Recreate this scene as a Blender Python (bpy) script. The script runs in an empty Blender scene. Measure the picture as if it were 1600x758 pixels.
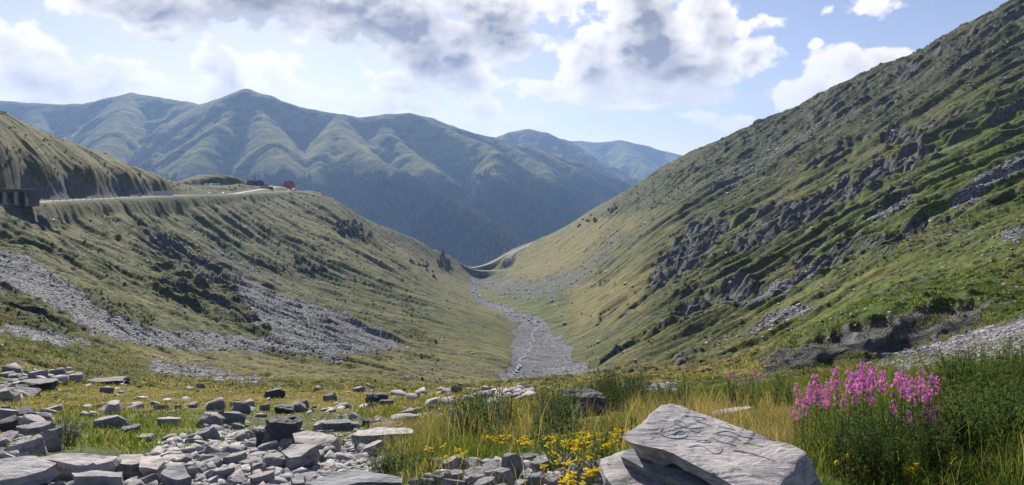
import bpy, bmesh, math, random, time
import numpy as np
from mathutils import Vector, Matrix
T0 = time.time()
random.seed(7)
rng = np.random.default_rng(7)
R = math.radians
QUAL = 1.0                      # terrain density

# ------------------------------------------------------------------ camera
# Photo grid: 1600 x 758, horizon on row 290, focal length 1142 photo pixels.
F, HZ, CX = 1142.0, 290.0, 800.0
scene = bpy.context.scene
cam_d = bpy.data.cameras.new("camera")
cam = bpy.data.objects.new("camera", cam_d)
scene.collection.objects.link(cam)
scene.camera = cam
cam.location = (0, 0, 0)
cam.rotation_euler = (math.pi / 2, 0, 0)
cam_d.sensor_width = 36.0
cam_d.lens = 36.0 * F / 1600.0
cam_d.shift_y = -(379.0 - HZ) / 1600.0
cam_d.clip_start = 0.1
cam_d.clip_end = 60000
scene.render.resolution_x = 1024
scene.render.resolution_y = 485

# ------------------------------------------------------------------ light
SUN_EL, SUN_AZ = 29.0, -19.0        # azimuth from +Y, negative = left
sun_d = bpy.data.lights.new("sun", 'SUN')
sun_d.energy = 5.0
sun_d.angle = R(0.53)
sun_d.color = (1.0, 0.93, 0.82)
sun = bpy.data.objects.new("sun", sun_d)
scene.collection.objects.link(sun)
sdir = Vector((math.sin(R(SUN_AZ)) * math.cos(R(SUN_EL)), math.cos(R(SUN_AZ)) * math.cos(R(SUN_EL)), math.sin(R(SUN_EL))))
sun.rotation_euler = sdir.to_track_quat('Z', 'Y').to_euler()
scene.view_settings.view_transform = 'Standard'
scene.view_settings.look = 'None'
scene.view_settings.exposure = 0.80
scene.view_settings.gamma = 1.0
scene.view_settings.use_curve_mapping = False

scene.render.engine = 'CYCLES'
cy = scene.cycles
cy.use_denoising = True
cy.max_bounces = 5
cy.diffuse_bounces = 2
cy.glossy_bounces = 1
cy.transmission_bounces = 2
cy.volume_bounces = 0
cy.transparent_max_bounces = 6
cy.use_adaptive_sampling = True
cy.adaptive_threshold = 0.02
cy.sample_clamp_indirect = 4

# ------------------------------------------------------------------ node helper
class NT:
    def __init__(s, tree): s.t = tree; s.n = tree.nodes; s.l = tree.links
    def new(s, typ, **kw):
        n = s.n.new(typ)
        for k, v in kw.items(): setattr(n, k, v)
        return n
    def set(s, sock, v):
        if isinstance(v, bpy.types.NodeSocket): s.l.new(v, sock)
        elif v is not None: sock.default_value = v
    def math(s, op, a, b=None, c=None, clamp=False):
        n = s.n.new('ShaderNodeMath'); n.operation = op; n.use_clamp = clamp
        for i, v in enumerate((a, b, c)): s.set(n.inputs[i], v)
        return n.outputs[0]
    def vmath(s, op, a, b=None, out=0, scale=None):
        n = s.n.new('ShaderNodeVectorMath'); n.operation = op
        s.set(n.inputs[0], a); s.set(n.inputs[1], b)
        if scale is not None: s.set(n.inputs[3], scale)
        return n.outputs[out]
    def ramp(s, v, a, b, lo=0.0, hi=1.0, smooth=True):
        n = s.n.new('ShaderNodeMapRange'); n.interpolation_type = 'SMOOTHSTEP' if smooth else 'LINEAR'
        for i, x in enumerate((v, a, b, lo, hi)): s.set(n.inputs[i], x)
        return n.outputs[0]
    def noise(s, vec, scale, detail=4, rough=0.55, dist=0.0, out=0, dim='3D'):
        n = s.n.new('ShaderNodeTexNoise'); n.noise_dimensions = dim
        s.set(n.inputs['Vector'], vec); n.inputs['Scale'].default_value = scale
        n.inputs['Detail'].default_value = detail; n.inputs['Roughness'].default_value = rough
        n.inputs['Distortion'].default_value = dist
        return n.outputs[out]
    def vor(s, vec, scale, feature='F1', out='Distance', rnd=1.0):
        n = s.n.new('ShaderNodeTexVoronoi'); n.feature = feature
        s.set(n.inputs['Vector'], vec); n.inputs['Scale'].default_value = scale
        n.inputs['Randomness'].default_value = rnd
        return n.outputs[out]
    def mix(s, f, a, b, typ='RGBA', blend='MIX'):
        n = s.n.new('ShaderNodeMix'); n.data_type = typ
        if typ == 'RGBA':
            n.blend_type = blend
            s.set(n.inputs[0], f); s.set(n.inputs[6], a); s.set(n.inputs[7], b)
            return n.outputs[2]
        s.set(n.inputs[0], f); s.set(n.inputs[2], a); s.set(n.inputs[3], b)
        return n.outputs[0]
    def mapping(s, vec, loc=(0,0,0), rot=(0,0,0), scale=(1,1,1)):
        n = s.n.new('ShaderNodeMapping')
        s.set(n.inputs[0], vec); n.inputs[1].default_value = loc; n.inputs[2].default_value = rot; n.inputs[3].default_value = scale
        return n.outputs[0]

def rgb(r, g, b): return (r, g, b, 1.0)

# ------------------------------------------------------------------ sky
world = bpy.data.worlds.new("World")
scene.world = world
world.use_nodes = True
wt = NT(world.node_tree)
for n in list(wt.n): wt.n.remove(n)

CL_LIT, CL_DARK = (0.72, 0.675, 0.625), (0.165, 0.16, 0.168)
def azel(px, py):
    u, v = (px - CX) / F, (HZ - py) / F
    return math.atan(u), math.atan(v / math.hypot(1, u))

# cloud banks: (px, py, rx, ry, weight), placed by compass direction and height above the horizon
CLOUDS = [
 (330, -30, 330, 66, 1.0), (560, 0, 190, 62, 1.0), (150, -5, 110, 34, .75), (230, 20, 120, 34, .8),
 (630, 45, 80, 62, .95), (690, 78, 88, 62, 1.0), (770, 10, 130, 62, .9), (860, -5, 70, 40, .7), (735, 128, 58, 26, .8), (800, 60, 60, 44, .7),
 (10, 75, 70, 50, .85), (60, 130, 120, 62, .9), (150, 130, 110, 50, .85), (245, 45, 70, 20, .6), (335, 108, 52, 60, .9), (430, 130, 76, 52, .85),
 (40, 170, 200, 36, .7), (300, 160, 160, 40, .7), (500, 160, 60, 22, .5), (625, 130, 66, 32, .75), (580, 165, 110, 20, .6),
 (745, 178, 52, 44, .75), (660, 165, 60, 22, .5), (830, 190, 50, 14, .4),
 (1010, 50, 90, 84, 1.0), (930, 108, 76, 60, .9), (1010, -15, 90, 60, 1.0), (1080, 95, 90, 62, 1.0), (1180, 78, 44, 34, .85),
 (850, 140, 56, 20, .75), (1030, 152, 110, 26, .85), (1095, 20, 60, 60, .9), (960, 170, 44, 12, .5),
 (1205, 34, 36, 20, .62), (1160, 42, 18, 14, .55), (1350, 12, 36, 16, .5), (1302, 10, 18, 16, .5), (1285, 66, 16, 12, .55), (585, 112, 26, 14, .6), (520, 45, 60, 14, .5),
 (1330, 112, 72, 40, 1.0), (1270, 150, 56, 30, .95), (1385, 92, 50, 26, .95), (1150, 194, 60, 18, .8), (1092, 190, 26, 18, .7),
 (-150, 60, 160, 90, 1.0), (-420, 80, 200, 80, 1.0), (1750, 60, 140, 60, 1.0), (2100, 90, 180, 70, 1.0), (300, -260, 330, 70, 1.0), (1100, -300, 240, 80, 1.0),
]
def cloud_group():
    g = bpy.data.node_groups.new("cloud_field", 'ShaderNodeTree')
    g.interface.new_socket("Vector", in_out='INPUT', socket_type='NodeSocketVector')
    g.interface.new_socket("Field", in_out='OUTPUT', socket_type='NodeSocketFloat')
    g.interface.new_socket("Bulk", in_out='OUTPUT', socket_type='NodeSocketFloat')
    t = NT(g)
    gi = t.new('NodeGroupInput'); go = t.new('NodeGroupOutput')
    v = gi.outputs[0]                        # (azimuth, elevation, 0)
    w1 = t.noise(v, 12.0, 3, .55, out=1, dim='2D')
    w1 = t.vmath('SUBTRACT', w1, (0.5, 0.5, 0.5))
    vd = t.vmath('ADD', v, t.vmath('MULTIPLY', w1, (0.06, 0.04, 0)))
    best = None
    for (px, py, rx, ry, w) in CLOUDS:
        a, e = azel(px, py)
        c = t.vmath('SUBTRACT', vd, (a, e, 0))
        cosf = math.cos(a)
        q = t.vmath('MULTIPLY', c, (F / rx / (cosf * cosf) , F / ry / cosf , 0))
        ln = t.vmath('LENGTH', q, out=1)
        b = t.math('MULTIPLY_ADD', ln, -w, w)          # w(1-|q|)
        best = b if best is None else t.math('SMOOTH_MAX', best, b, 0.10)
    # billows: round lumps at falling sizes
    f = t.math('ADD', best, -.01)
    for sc_, am in ((13.0, .48), (29.0, .30), (66.0, .13)):
        vv = t.vmath('ADD', t.vmath('ADD', v, (sc_ * .37, sc_ * .11, 0)), t.vmath('MULTIPLY', w1, (0.5 / sc_, 0.5 / sc_, 0)))
        n = t.new('ShaderNodeTexVoronoi'); n.voronoi_dimensions = '2D'; n.feature = 'F1'
        n.inputs['Scale'].default_value = sc_; t.l.new(t.mapping(vv, scale=(1, 1.25, 1)), n.inputs['Vector'])
        d = n.outputs['Distance']
        f = t.math('MULTIPLY_ADD', t.math('SUBTRACT', .46, d), am, f)
    n1 = t.noise(t.mapping(v, loc=(3.1, 1.7, 0), scale=(1, 1.5, 1)), 20.0, 7, .62, .0, dim='2D')
    f = t.math('MULTIPLY_ADD', t.math('SUBTRACT', n1, 0.5), .95, f)
    nb = t.noise(t.mapping(v, loc=(8.1, 2.7, 0), scale=(1, 1.9, 1)), 6.5, 4, .5, .0, dim='2D')
    t.l.new(t.math('MULTIPLY_ADD', t.math('SUBTRACT', nb, .5), 1.1, t.math('MULTIPLY_ADD', t.math('SUBTRACT', f, best), .30, best)), go.inputs[1])
    t.l.new(f, go.inputs[0])
    return g
CG = cloud_group()
geo = wt.new('ShaderNodeNewGeometry')
dirv = wt.vmath('SCALE', geo.outputs['Incoming'], scale=-1.0)
tc = wt.new('ShaderNodeTexCoord')
sep = wt.new('ShaderNodeSeparateXYZ'); wt.l.new(tc.outputs['Generated'], sep.inputs[0])
az = wt.math('ARCTAN2', sep.outputs[0], sep.outputs[1])
el = wt.math('ARCSINE', sep.outputs[2])
comb = wt.new('ShaderNodeCombineXYZ'); wt.l.new(az, comb.inputs[0]); wt.l.new(el, comb.inputs[1])
def fld(off):
    n = wt.new('ShaderNodeGroup'); n.node_tree = CG
    wt.l.new(wt.vmath('ADD', comb.outputs[0], off), n.inputs[0])
    return n.outputs
f0, b0 = fld((0, 0, 0)); f1 = fld((-0.006, 0.010, 0))[0]; b2 = fld((-0.015, 0.040, 0))[1]
alpha = wt.ramp(f0, -0.01, 0.24)
rel = wt.math('SUBTRACT', f0, f1)                     # + where the billow faces the sun
lit = wt.ramp(rel, -0.26, 0.26)
thick = wt.ramp(b0, 0.25, .85)
over = wt.ramp(b2, 0.20, .80)
sh = wt.math('ADD', wt.math('MULTIPLY', over, 0.60), wt.math('MULTIPLY', thick, 0.62))
sh = wt.math('MULTIPLY_ADD', wt.math('SUBTRACT', 0.5, lit), wt.math('MULTIPLY_ADD', thick, .35, .22), sh)
upness = wt.ramp(el, 0.07, 0.20)
sh = wt.math('MULTIPLY', sh, wt.math('MULTIPLY_ADD', upness, 0.72, 0.24), clamp=True)
ccol = wt.mix(sh, rgb(*CL_LIT), rgb(*CL_DARK))
sky = wt.new('ShaderNodeTexSky', sky_type='NISHITA')
sky.sun_disc = False
sky.sun_elevation = R(SUN_EL)
sky.sun_rotation = R(SUN_AZ)
sky.altitude = 2000; sky.air_density = 1.0; sky.dust_density = 1.0; sky.ozone_density = 1.0
SKY_STR = 0.068
skyc = wt.vmath('MULTIPLY', wt.vmath('SCALE', sky.outputs[0], scale=SKY_STR), (1.24, 1.0, .98))
col = wt.mix(alpha, skyc, ccol)
bg = wt.new('ShaderNodeBackground'); wt.l.new(col, bg.inputs[0]); bg.inputs[1].default_value = 1.0
wo = wt.new('ShaderNodeOutputWorld'); wt.l.new(bg.outputs[0], wo.inputs[0])
world.cycles.sampling_method = 'MANUAL'
world.cycles.sample_map_resolution = 512

# ------------------------------------------------------------------ numpy noise
_perm = np.random.default_rng(99).permutation(256).astype(np.int32)
_perm = np.concatenate([_perm, _perm])
_g2 = np.array([[math.cos(a), math.sin(a)] for a in np.linspace(0, 2 * math.pi, 17)[:-1]], np.float32)
def perlin(x, y, seed=0):
    x = np.asarray(x, np.float32) + seed * 17.13; y = np.asarray(y, np.float32) - seed * 9.71
    xi = np.floor(x); yi = np.floor(y); xf = x - xi; yf = y - yi
    xi = xi.astype(np.int32) & 255; yi = yi.astype(np.int32) & 255
    u = xf * xf * xf * (xf * (xf * 6 - 15) + 10); v = yf * yf * yf * (yf * (yf * 6 - 15) + 10)
    def g(ix, iy, dx, dy):
        h = _perm[_perm[ix & 255] + (iy & 255)] & 15
        return _g2[h, 0] * dx + _g2[h, 1] * dy
    a = g(xi, yi, xf, yf); b = g(xi + 1, yi, xf - 1, yf)
    c = g(xi, yi + 1, xf, yf - 1); d = g(xi + 1, yi + 1, xf - 1, yf - 1)
    return (a + u * (b - a) + v * ((c + u * (d - c)) - (a + u * (b - a)))) * 1.5
def fbm(x, y, oct=4, seed=0, gain=.5, lac=2.03):
    s = 0; a = 1.0; t = 0
    for o in range(oct):
        s = s + a * perlin(x, y, seed + o * 3); t += a; a *= gain; x = x * lac; y = y * lac
    return s / t
def ridged(x, y, oct=4, seed=0, gain=.5, lac=2.05):
    s = 0; a = 1.0; t = 0; w = 1.0
    for o in range(oct):
        n = 1 - np.abs(perlin(x, y, seed + o * 3)) * 1.6
        n = np.clip(n, 0, 1) ** 2 * w
        w = np.clip(n * 1.6, 0, 1)
        s = s + a * n; t += a; a *= gain; x = x * lac; y = y * lac
    return s / t
def sstep(a, b, x):
    t = np.clip((x - a) / (b - a), 0, 1); return t * t * (3 - 2 * t)

# ------------------------------------------------------------------ thin plate terrain surface
class TPS:
    """height surface through control points (u = x/y, ln y) -> z / y"""
    def __init__(s, pts, sx=2.2, sy=1.0, lam=2e-4):
        P = np.array([[(p[0] - CX) / F * sx, math.log(p[2]) * sy] for p in pts])
        e = np.array([(HZ - p[1]) / F for p in pts])
        n = len(P); K = s.k(P, P) + lam * np.eye(n)
        A = np.zeros((n + 3, n + 3)); A[:n, :n] = K; A[:n, n] = 1; A[:n, n + 1:] = P
        A[n, :n] = 1; A[n + 1:, :n] = P.T
        w = np.linalg.solve(A, np.concatenate([e, np.zeros(3)]))
        s.P, s.w, s.n, s.sx, s.sy = P, w, n, sx, sy
    @staticmethod
    def k(A, B):
        d2 = ((A[:, None, 0] - B[None, :, 0]) ** 2 + (A[:, None, 1] - B[None, :, 1]) ** 2) + 1e-12
        return 0.5 * d2 * np.log(d2)
    def grid(s, u, ly):
        """coarse evaluate on a grid then return (len(ly), len(u)) array"""
        out = np.empty((len(ly), len(u)), np.float64)
        U = np.asarray(u) * s.sx
        for i, l in enumerate(ly):
            Q = np.stack([U, np.full(len(U), l * s.sy)], 1)
            out[i] = s.k(Q, s.P) @ s.w[:s.n] + s.w[s.n] + Q @ s.w[s.n + 1:]
        return out

def bil(G, u0, du, v0, dv, u, v):
    """bilinear sample of G[v,u]"""
    fx = np.clip((u - u0) / du, 0, G.shape[1] - 1.001); fy = np.clip((v - v0) / dv, 0, G.shape[0] - 1.001)
    ix = fx.astype(int); iy = fy.astype(int); fx = fx - ix; fy = fy - iy
    return (G[iy, ix] * (1 - fx) + G[iy, ix + 1] * fx) * (1 - fy) + (G[iy + 1, ix] * (1 - fx) + G[iy + 1, ix + 1] * fx) * fy

def grid_mesh(name, X, Y, Z, attrs, mat, kind='structure', label=None):
    nr, nc = X.shape
    me = bpy.data.meshes.new(name)
    me.vertices.add(nr * nc)
    co = np.stack([X, Y, Z], -1).astype(np.float32).reshape(-1)
    me.vertices.foreach_set('co', co)
    idx = np.arange(nr * nc, dtype=np.int32).reshape(nr, nc)
    q = np.stack([idx[:-1, :-1], idx[:-1, 1:], idx[1:, 1:], idx[1:, :-1]], -1).reshape(-1)
    nf = (nr - 1) * (nc - 1)
    me.loops.add(nf * 4); me.polygons.add(nf)
    me.loops.foreach_set('vertex_index', q)
    me.polygons.foreach_set('loop_start', np.arange(0, nf * 4, 4, dtype=np.int32))
    me.polygons.foreach_set('use_smooth', np.ones(nf, dtype=bool))
    me.update(calc_edges=True)
    for an, arr in attrs.items():
        a = me.attributes.new(an, 'FLOAT_COLOR', 'POINT')
        a.data.foreach_set('color', arr.astype(np.float32).reshape(-1))
    me.materials.append(mat)
    o = bpy.data.objects.new(name, me)
    scene.collection.objects.link(o)
    o['kind'] = kind
    if label: o['label'] = label
    return o

def poly_sd(px, py, poly):
    """signed distance in photo pixels, positive inside"""
    n = len(poly); d = np.full(px.shape, 1e9, np.float32); ins = np.zeros(px.shape, bool)
    for i in range(n):
        x1, y1 = poly[i]; x2, y2 = poly[(i + 1) % n]
        ex, ey = x2 - x1, y2 - y1
        t = np.clip(((px - x1) * ex + (py - y1) * ey) / (ex * ex + ey * ey + 1e-9), 0, 1)
        d = np.minimum(d, (px - x1 - t * ex) ** 2 + (py - y1 - t * ey) ** 2)
        if y1 != y2:
            c = ((y1 > py) != (y2 > py)) & (px < (x2 - x1) * (py - y1) / (y2 - y1) + x1)
            ins ^= c
    return np.where(ins, 1, -1) * np.sqrt(d)
# ------------------------------------------------------------------ near terrain: the bowl of the valley
NP = [
 # foreground shelf (photo column, photo row, metres ahead)
 (-700,758,4.2),(-200,758,4.2),(100,758,4.3),(400,758,4.3),(700,758,4.2),(1000,758,3.9),(1250,758,3.8),(1600,758,3.8),(1900,758,3.8),(2300,758,3.8),
 (-700,1500,1.5),(0,1560,1.5),(400,1560,1.5),(800,1560,1.5),(1200,1560,1.5),(1600,1560,1.5),(2300,1500,1.5),
 (-200,705,6.2),(200,705,6.5),(500,700,6.8),(800,706,6),(1000,708,5.4),(1200,715,5.0),(1450,705,5),(1700,700,5),
 (0,655,11),(300,655,12),(600,655,12),(760,662,9.5),(900,668,8.0),(1050,668,7.6),(1200,662,7.4),(1450,655,7),(1650,640,7.2),
 (0,612,20),(150,614,22),(300,618,22),(600,618,24),(760,622,20),(870,630,15),(1000,634,13),(1150,634,11.5),(1300,622,10.5),(1450,600,10.5),(1600,578,11),(1800,560,11),
 (0,582,32),(150,592,34),(300,600,38),(450,603,42),(600,606,46),(760,606,46),(850,600,48),(910,601,44),(1000,612,26),(1060,610,25),(1150,607,22),(1220,600,21),(1320,584,19),(1450,566,18),(1600,545,17),
 (600,604,60),(760,604,60),(860,594,56),(1000,601,42),(1080,598,44),
 (650,614,85),(850,607,95),(960,600,80),
 (-200,560,32),(-500,560,32),
 # scree fan, riverbed, valley floor
 (600,590,120),(700,592,150),(850,590,200),(850,560,250),(845,520,360),(830,500,430),(775,480,560),(748,455,760),(738,432,930),
 (915,585,200),(940,580,140),(950,560,200),(910,540,290),(780,560,210),(760,530,290),
 # left slope
 (0,540,44),(150,562,52),(300,582,66),(450,590,85),(150,540,72),(300,560,100),(450,562,135),(600,560,165),(700,545,230),(780,520,330),
 (0,500,62),(0,440,105),(100,490,88),(200,515,105),(400,525,160),(550,505,230),(700,475,400),
 (0,385,165),(100,430,135),(200,420,215),(300,440,225),(400,450,290),(550,440,410),(680,428,640),
 (50,345,222),(180,352,300),(300,360,385),(420,360,480),(500,345,590),(600,372,740),(680,402,850),
 (0,319,250),(60,315,282),(130,311,320),(200,308,370),(300,304,465),(370,303,555),(420,301,635),(450,298.5,690),(475,298,720),(495,301,740),
 (-150,325,200),(-400,340,150),(-300,400,110),(-300,470,60),(-700,400,80),(-700,320,130),
 # road bench (inner edge) and the cliff above it
 (0,312,262),(60,310,294),(130,307,334),(200,304,386),(250,302,430),(300,299.5,482),
 (0,262,267),(60,274,299),(130,277,339),(200,280,391),(250,288,434),(285,296,478),
 (0,185,395),(50,207,410),(100,226,425),(180,254,455),(240,274,500),(262,282,530),
 (-150,150,330),(-400,80,260),(-700,0,230),(-150,250,230),
 # little knoll with the upper road
 (270,287,560),(300,278,600),(330,272,625),(360,275,640),(395,284,660),(430,287,690),(300,290,560),(350,290,600),(400,290.5,655),
 (340,296,560),(400,296,620),
 # ridge that runs down to the saddle
 (520,318,765),(560,337,800),(600,355,830),(650,374,865),(700,396,905),(722,410,940),(740,416,975),
 # right slope
 (1600,500,27),(1600,470,36),(1600,430,55),(1600,350,100),(1600,250,180),(1600,120,330),(1600,-5,520),(1500,45,560),(1400,95,620),(1300,140,680),(1200,186,750),(1100,233,840),(1067,246,870),(1000,286,920),(930,325,960),(860,366,1000),(800,390,1010),(770,407,1000),
 (1450,540,29.5),(1450,484,33),(1540,508,30),(1540,468,34),(1370,561,29),(1370,498,32.5),(1290,574,29),(1290,521,32.5),(1230,584,29),(1230,549,32),(1500,440,58),
 (1400,562,23),(1400,470,52),(1400,440,85),(1400,350,160),(1400,250,290),(1400,150,470),
 (1200,594,26),(1190,588,45),(1230,530,55),(1300,498,55),(1200,535,100),(1200,450,180),(1200,380,270),(1200,300,410),(1200,230,580),
 (1100,580,75),(1060,560,130),(1000,590,90),(1000,575,150),(1000,550,185),(1000,500,250),(1000,430,370),(1000,370,530),(1000,320,720),
 (900,520,330),(900,470,470),(900,420,640),(900,380,800),(850,500,400),(850,462,520),(850,428,700),(850,397,880),(800,440,760),(790,418,930),
 (1800,400,60),(1800,250,130),(1800,0,330),(1900,-150,480),(2300,-100,200),(2300,200,80),(2300,400,30),(2300,-400,450),
]
def beyond(pts, k=1.0):
    out = []
    for (px, py, d) in pts:
        out.append((px, py + 30 * k, d * 1.10)); out.append((px, py + 110 * k, d * 1.35))
    return out
NP += beyond([(1600,-5,520),(1500,45,560),(1400,95,620),(1300,140,680),(1200,186,750),(1100,233,840),(1000,286,920),(930,325,960),(860,366,1000),
              (800,390,1010),(740,416,975),(700,396,905),(650,374,865),(600,355,830),(560,337,800),(520,318,765),(475,298,720)])
NP += beyond([(0,185,395),(100,226,425),(200,261,455),(-150,150,330),(430,288,690),(380,283,650),(320,274,630)], .5)
NP += [(1900,-50,600),(0,330,900),(200,340,900),(400,390,950),(-600,250,800),(600,500,1200),(900,520,1250),(1200,330,1150),(1500,200,1000)]

tps = TPS(NP)
# columns: even inside the view, widening outside
nin = int(620 * QUAL); nout = int(60 * QUAL)
u_in = np.linspace(-0.74, 0.74, nin)
du = u_in[1] - u_in[0]
ext = 0.74 + np.cumsum(du * 1.045 ** np.arange(1, nout + 1))
ext = ext * 1.0
UC = np.concatenate([-ext[::-1], u_in, ext])
LY0, LY1 = math.log(1.35), math.log(1250)
NR = int(1650 * QUAL)
LYS = np.linspace(LY0, LY1, NR)
# coarse evaluation then bilinear refinement of the smooth part
cu = np.linspace(UC[0], UC[-1], 300); cl = np.linspace(LY0, LY1, 420)
CG_ = tps.grid(cu, cl)
UU, LL = np.meshgrid(UC, LYS)
E = bil(CG_, cu[0], cu[1] - cu[0], cl[0], cl[1] - cl[0], UU, LL)
# soften the bilinear facets
Y = np.exp(LL); X = UU * Y
Z0 = E * Y
PX = CX + F * UU; PY0 = HZ - F * E

def region(polys, PXa, PYa, Ya, soft=6.0, warp=10.0, seed=0):
    """mask 0..1 of photo-outlined patches that lie between two distances"""
    m = np.zeros(PXa.shape, np.float32)
    wx = fbm(PXa / 23.0, PYa / 17.0, 3, seed + 5) * warp; wy = fbm(PXa / 23.0, PYa / 17.0, 3, seed + 55) * warp * .7
    ppx = PXa + wx; ppy = PYa + wy
    for poly, d0, d1, val in polys:
        xs = [p[0] for p in poly]; ys = [p[1] for p in poly]; mg = soft * 2 + warp
        sel = (PXa > min(xs) - mg) & (PXa < max(xs) + mg) & (PYa > min(ys) - mg) & (PYa < max(ys) + mg) & (Ya > d0) & (Ya < d1)
        if not sel.any(): continue
        sd = poly_sd(ppx[sel], ppy[sel], poly)
        m[sel] = np.maximum(m[sel], val * sstep(-soft, soft, sd))
    return m

SCREE = [
 ([(-40,385),(40,400),(100,440),(160,487),(250,518),(350,522),(430,532),(560,556),(540,562),(400,548),(280,548),(180,532),(120,505),(70,470),(-40,435)], 40, 300, 1.0),
 ([(355,425),(430,455),(500,480),(560,495),(600,520),(650,545),(560,552),(450,540),(400,500),(375,465)], 90, 500, .85),
 ([(0,505),(70,515),(160,535),(90,540),(0,520)], 30, 120, .8),
 ([(230,555),(340,572),(430,598),(400,606),(300,592),(230,585)], 40, 150, .6),
 ([(560,560),(700,560),(790,560),(800,590),(620,598)], 80, 320, .35),
 ([(802,505),(850,500),(880,530),(900,560),(930,588),(850,599),(786,592),(798,540)], 140, 600, 1.0),
 ([(735,440),(743,440),(757,466),(805,483),(850,500),(850,512),(812,503),(775,486),(742,468)], 300, 1000, 1.0),
 ([(745,432),(870,430),(905,415),(965,360),(978,372),(905,448),(865,470),(800,472),(760,458)], 350, 990, .46),
 ([(1100,300),(1130,262),(1250,205),(1330,165),(1420,140),(1420,155),(1330,190),(1240,232),(1130,310)], 250, 900, .40),
 ([(1350,150),(1600,55),(1600,85),(1450,140)], 200, 900, .30),
 ([(1190,490),(1250,478),(1290,478),(1230,500),(1170,520)], 50, 300, .85),
 ([(1230,430),(1300,395),(1320,400),(1260,440),(1170,480),(1150,478)], 60, 400, .7),
 ([(1480,320),(1520,280),(1600,235),(1600,262),(1540,300),(1500,330)], 60, 300, .8),
 ([(1330,345),(1420,305),(1440,312),(1370,350)], 60, 400, .6),
 ([(1560,360),(1600,350),(1600,372),(1560,378)], 30, 200, .8),
 ([(1490,365),(1540,358),(1535,366)], 30, 200, .8),
 ([(1340,575),(1400,552),(1450,538),(1530,515),(1600,498),(1700,480),(1700,530),(1600,562),(1500,570),(1430,578)], 8, 60, 1.0),
 ([(965,600),(1010,598),(1060,602),(1062,610),(1000,611),(968,607)], 15, 60, .9),
 ([(300,370),(370,398),(470,450),(560,492),(480,455),(370,430),(320,390)], 150, 600, .45),
 ([(0,690),(60,712),(130,722),(215,718),(245,698),(340,668),(430,675),(560,690),(600,700),(590,730),(560,760),(560,900),(0,900),(-300,900),(-300,690)], 1, 16, .9),
 ([(0,640),(60,665),(60,700),(0,700)], 1, 16, .5), ([(330,645),(700,640),(700,655),(600,690),(350,680)], 1, 16, .42),
 ([(610,790),(660,745),(720,728),(800,712),(860,705),(935,722),(950,790),(950,1100),(560,1100)], 1, 9, .95),
 ([(240,625),(420,618),(640,625),(800,610),(840,625),(700,650),(420,640),(300,645)], 14, 40, .30),
 ([(760,612),(820,605),(840,620),(780,628)], 14, 50, .8),
 ([(0,580),(90,575),(120,590),(40,600),(0,605)], 14, 50, .6),
]
ROCK = [
 ([(-60,250),(60,272),(150,277),(225,284),(262,300),(240,308),(130,314),(60,316),(-60,318)], 240, 480, 1.0),
 ([(200,340),(260,355),(330,400),(405,500),(385,512),(330,480),(260,420)], 150, 420, .62),
 ([(120,470),(260,520),(340,540),(250,545),(150,505)], 60, 200, .35),
 ([(230,380),(330,430),(385,505),(330,500),(250,450)], 90, 330, .5),
 ([(0,330),(70,335),(90,360),(20,360)], 120, 280, .6),
 ([(0,440),(60,470),(140,520),(60,520),(0,500)], 40, 130, .55),
 ([(1008,440),(1040,385),(1085,350),(1130,335),(1150,345),(1110,385),(1070,425),(1020,455)], 180, 700, 1.0),
 ([(1130,380),(1200,330),(1290,300),(1330,262),(1440,225),(1480,232),(1380,275),(1300,330),(1200,385),(1150,400)], 120, 600, .95),
 ([(1190,262),(1330,205),(1400,190),(1330,240),(1200,290)], 150, 700, .6),
 ([(1370,200),(1440,190),(1530,160),(1600,125),(1600,140),(1500,180),(1400,235)], 100, 600, .9),
 ([(1050,490),(1110,450),(1180,430),(1200,455),(1120,480),(1060,510)], 70, 400, .85),
 ([(1220,420),(1330,365),(1440,330),(1460,345),(1350,390),(1250,430)], 60, 350, .75),
 ([(1045,555),(1080,535),(1120,535),(1090,560),(1060,572)], 50, 200, .8),
 ([(1180,562),(1230,545),(1290,515),(1400,490),(1470,475),(1545,468),(1530,505),(1440,535),(1370,560),(1260,575),(1195,582)], 24, 90, 1.0),
 ([(1150,215),(1300,140),(1400,95),(1500,45),(1600,0),(1600,40),(1450,110),(1300,180),(1150,250),(1050,290),(1000,300)], 350, 1000, .6),
 ([(680,640),(560,640),(560,690),(640,700),(680,670)], 8, 16, .5),
]
DRY = [
 ([(200,545),(560,552),(780,530),(800,600),(640,600),(300,590),(150,570)], 50, 330, .45),
 ([(0,205),(120,235),(250,280),(150,275),(0,240)], 250, 600, .7),
 ([(0,585),(400,600),(800,600),(930,590),(900,640),(600,640),(200,650),(0,640)], 12, 90, .75),
 ([(0,560),(160,578),(180,592),(60,590),(0,588)], 20, 80, 1.0),
 ([(480,330),(700,405),(840,520),(560,400)], 300, 1000, .55),
 ([(740,400),(960,330),(1010,330),(880,430),(800,440)], 400, 1100, .8),
 ([(880,450),(1040,400),(1000,480),(900,520)], 200, 700, .7),
 ([(900,570),(1180,560),(1200,590),(900,600)], 30, 160, .8),
 ([(940,640),(1230,625),(1260,700),(1180,740)], 3, 16, 1.0),
 ([(0,200),(250,275),(200,270),(60,235),(0,225)], 250, 600, .8),
 ([(100,225),(270,285),(240,285),(120,240)], 300, 600, 1.0),
 ([(1050,560),(1300,430),(1500,350),(1480,380),(1300,470),(1100,570)], 30, 300, .5),
 ([(400,330),(500,340),(620,420),(560,420)], 300, 900, .5),
 ([(580,670),(720,640),(860,630),(940,650),(900,700),(700,710),(600,730)], 5, 20, .65),
]
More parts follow.
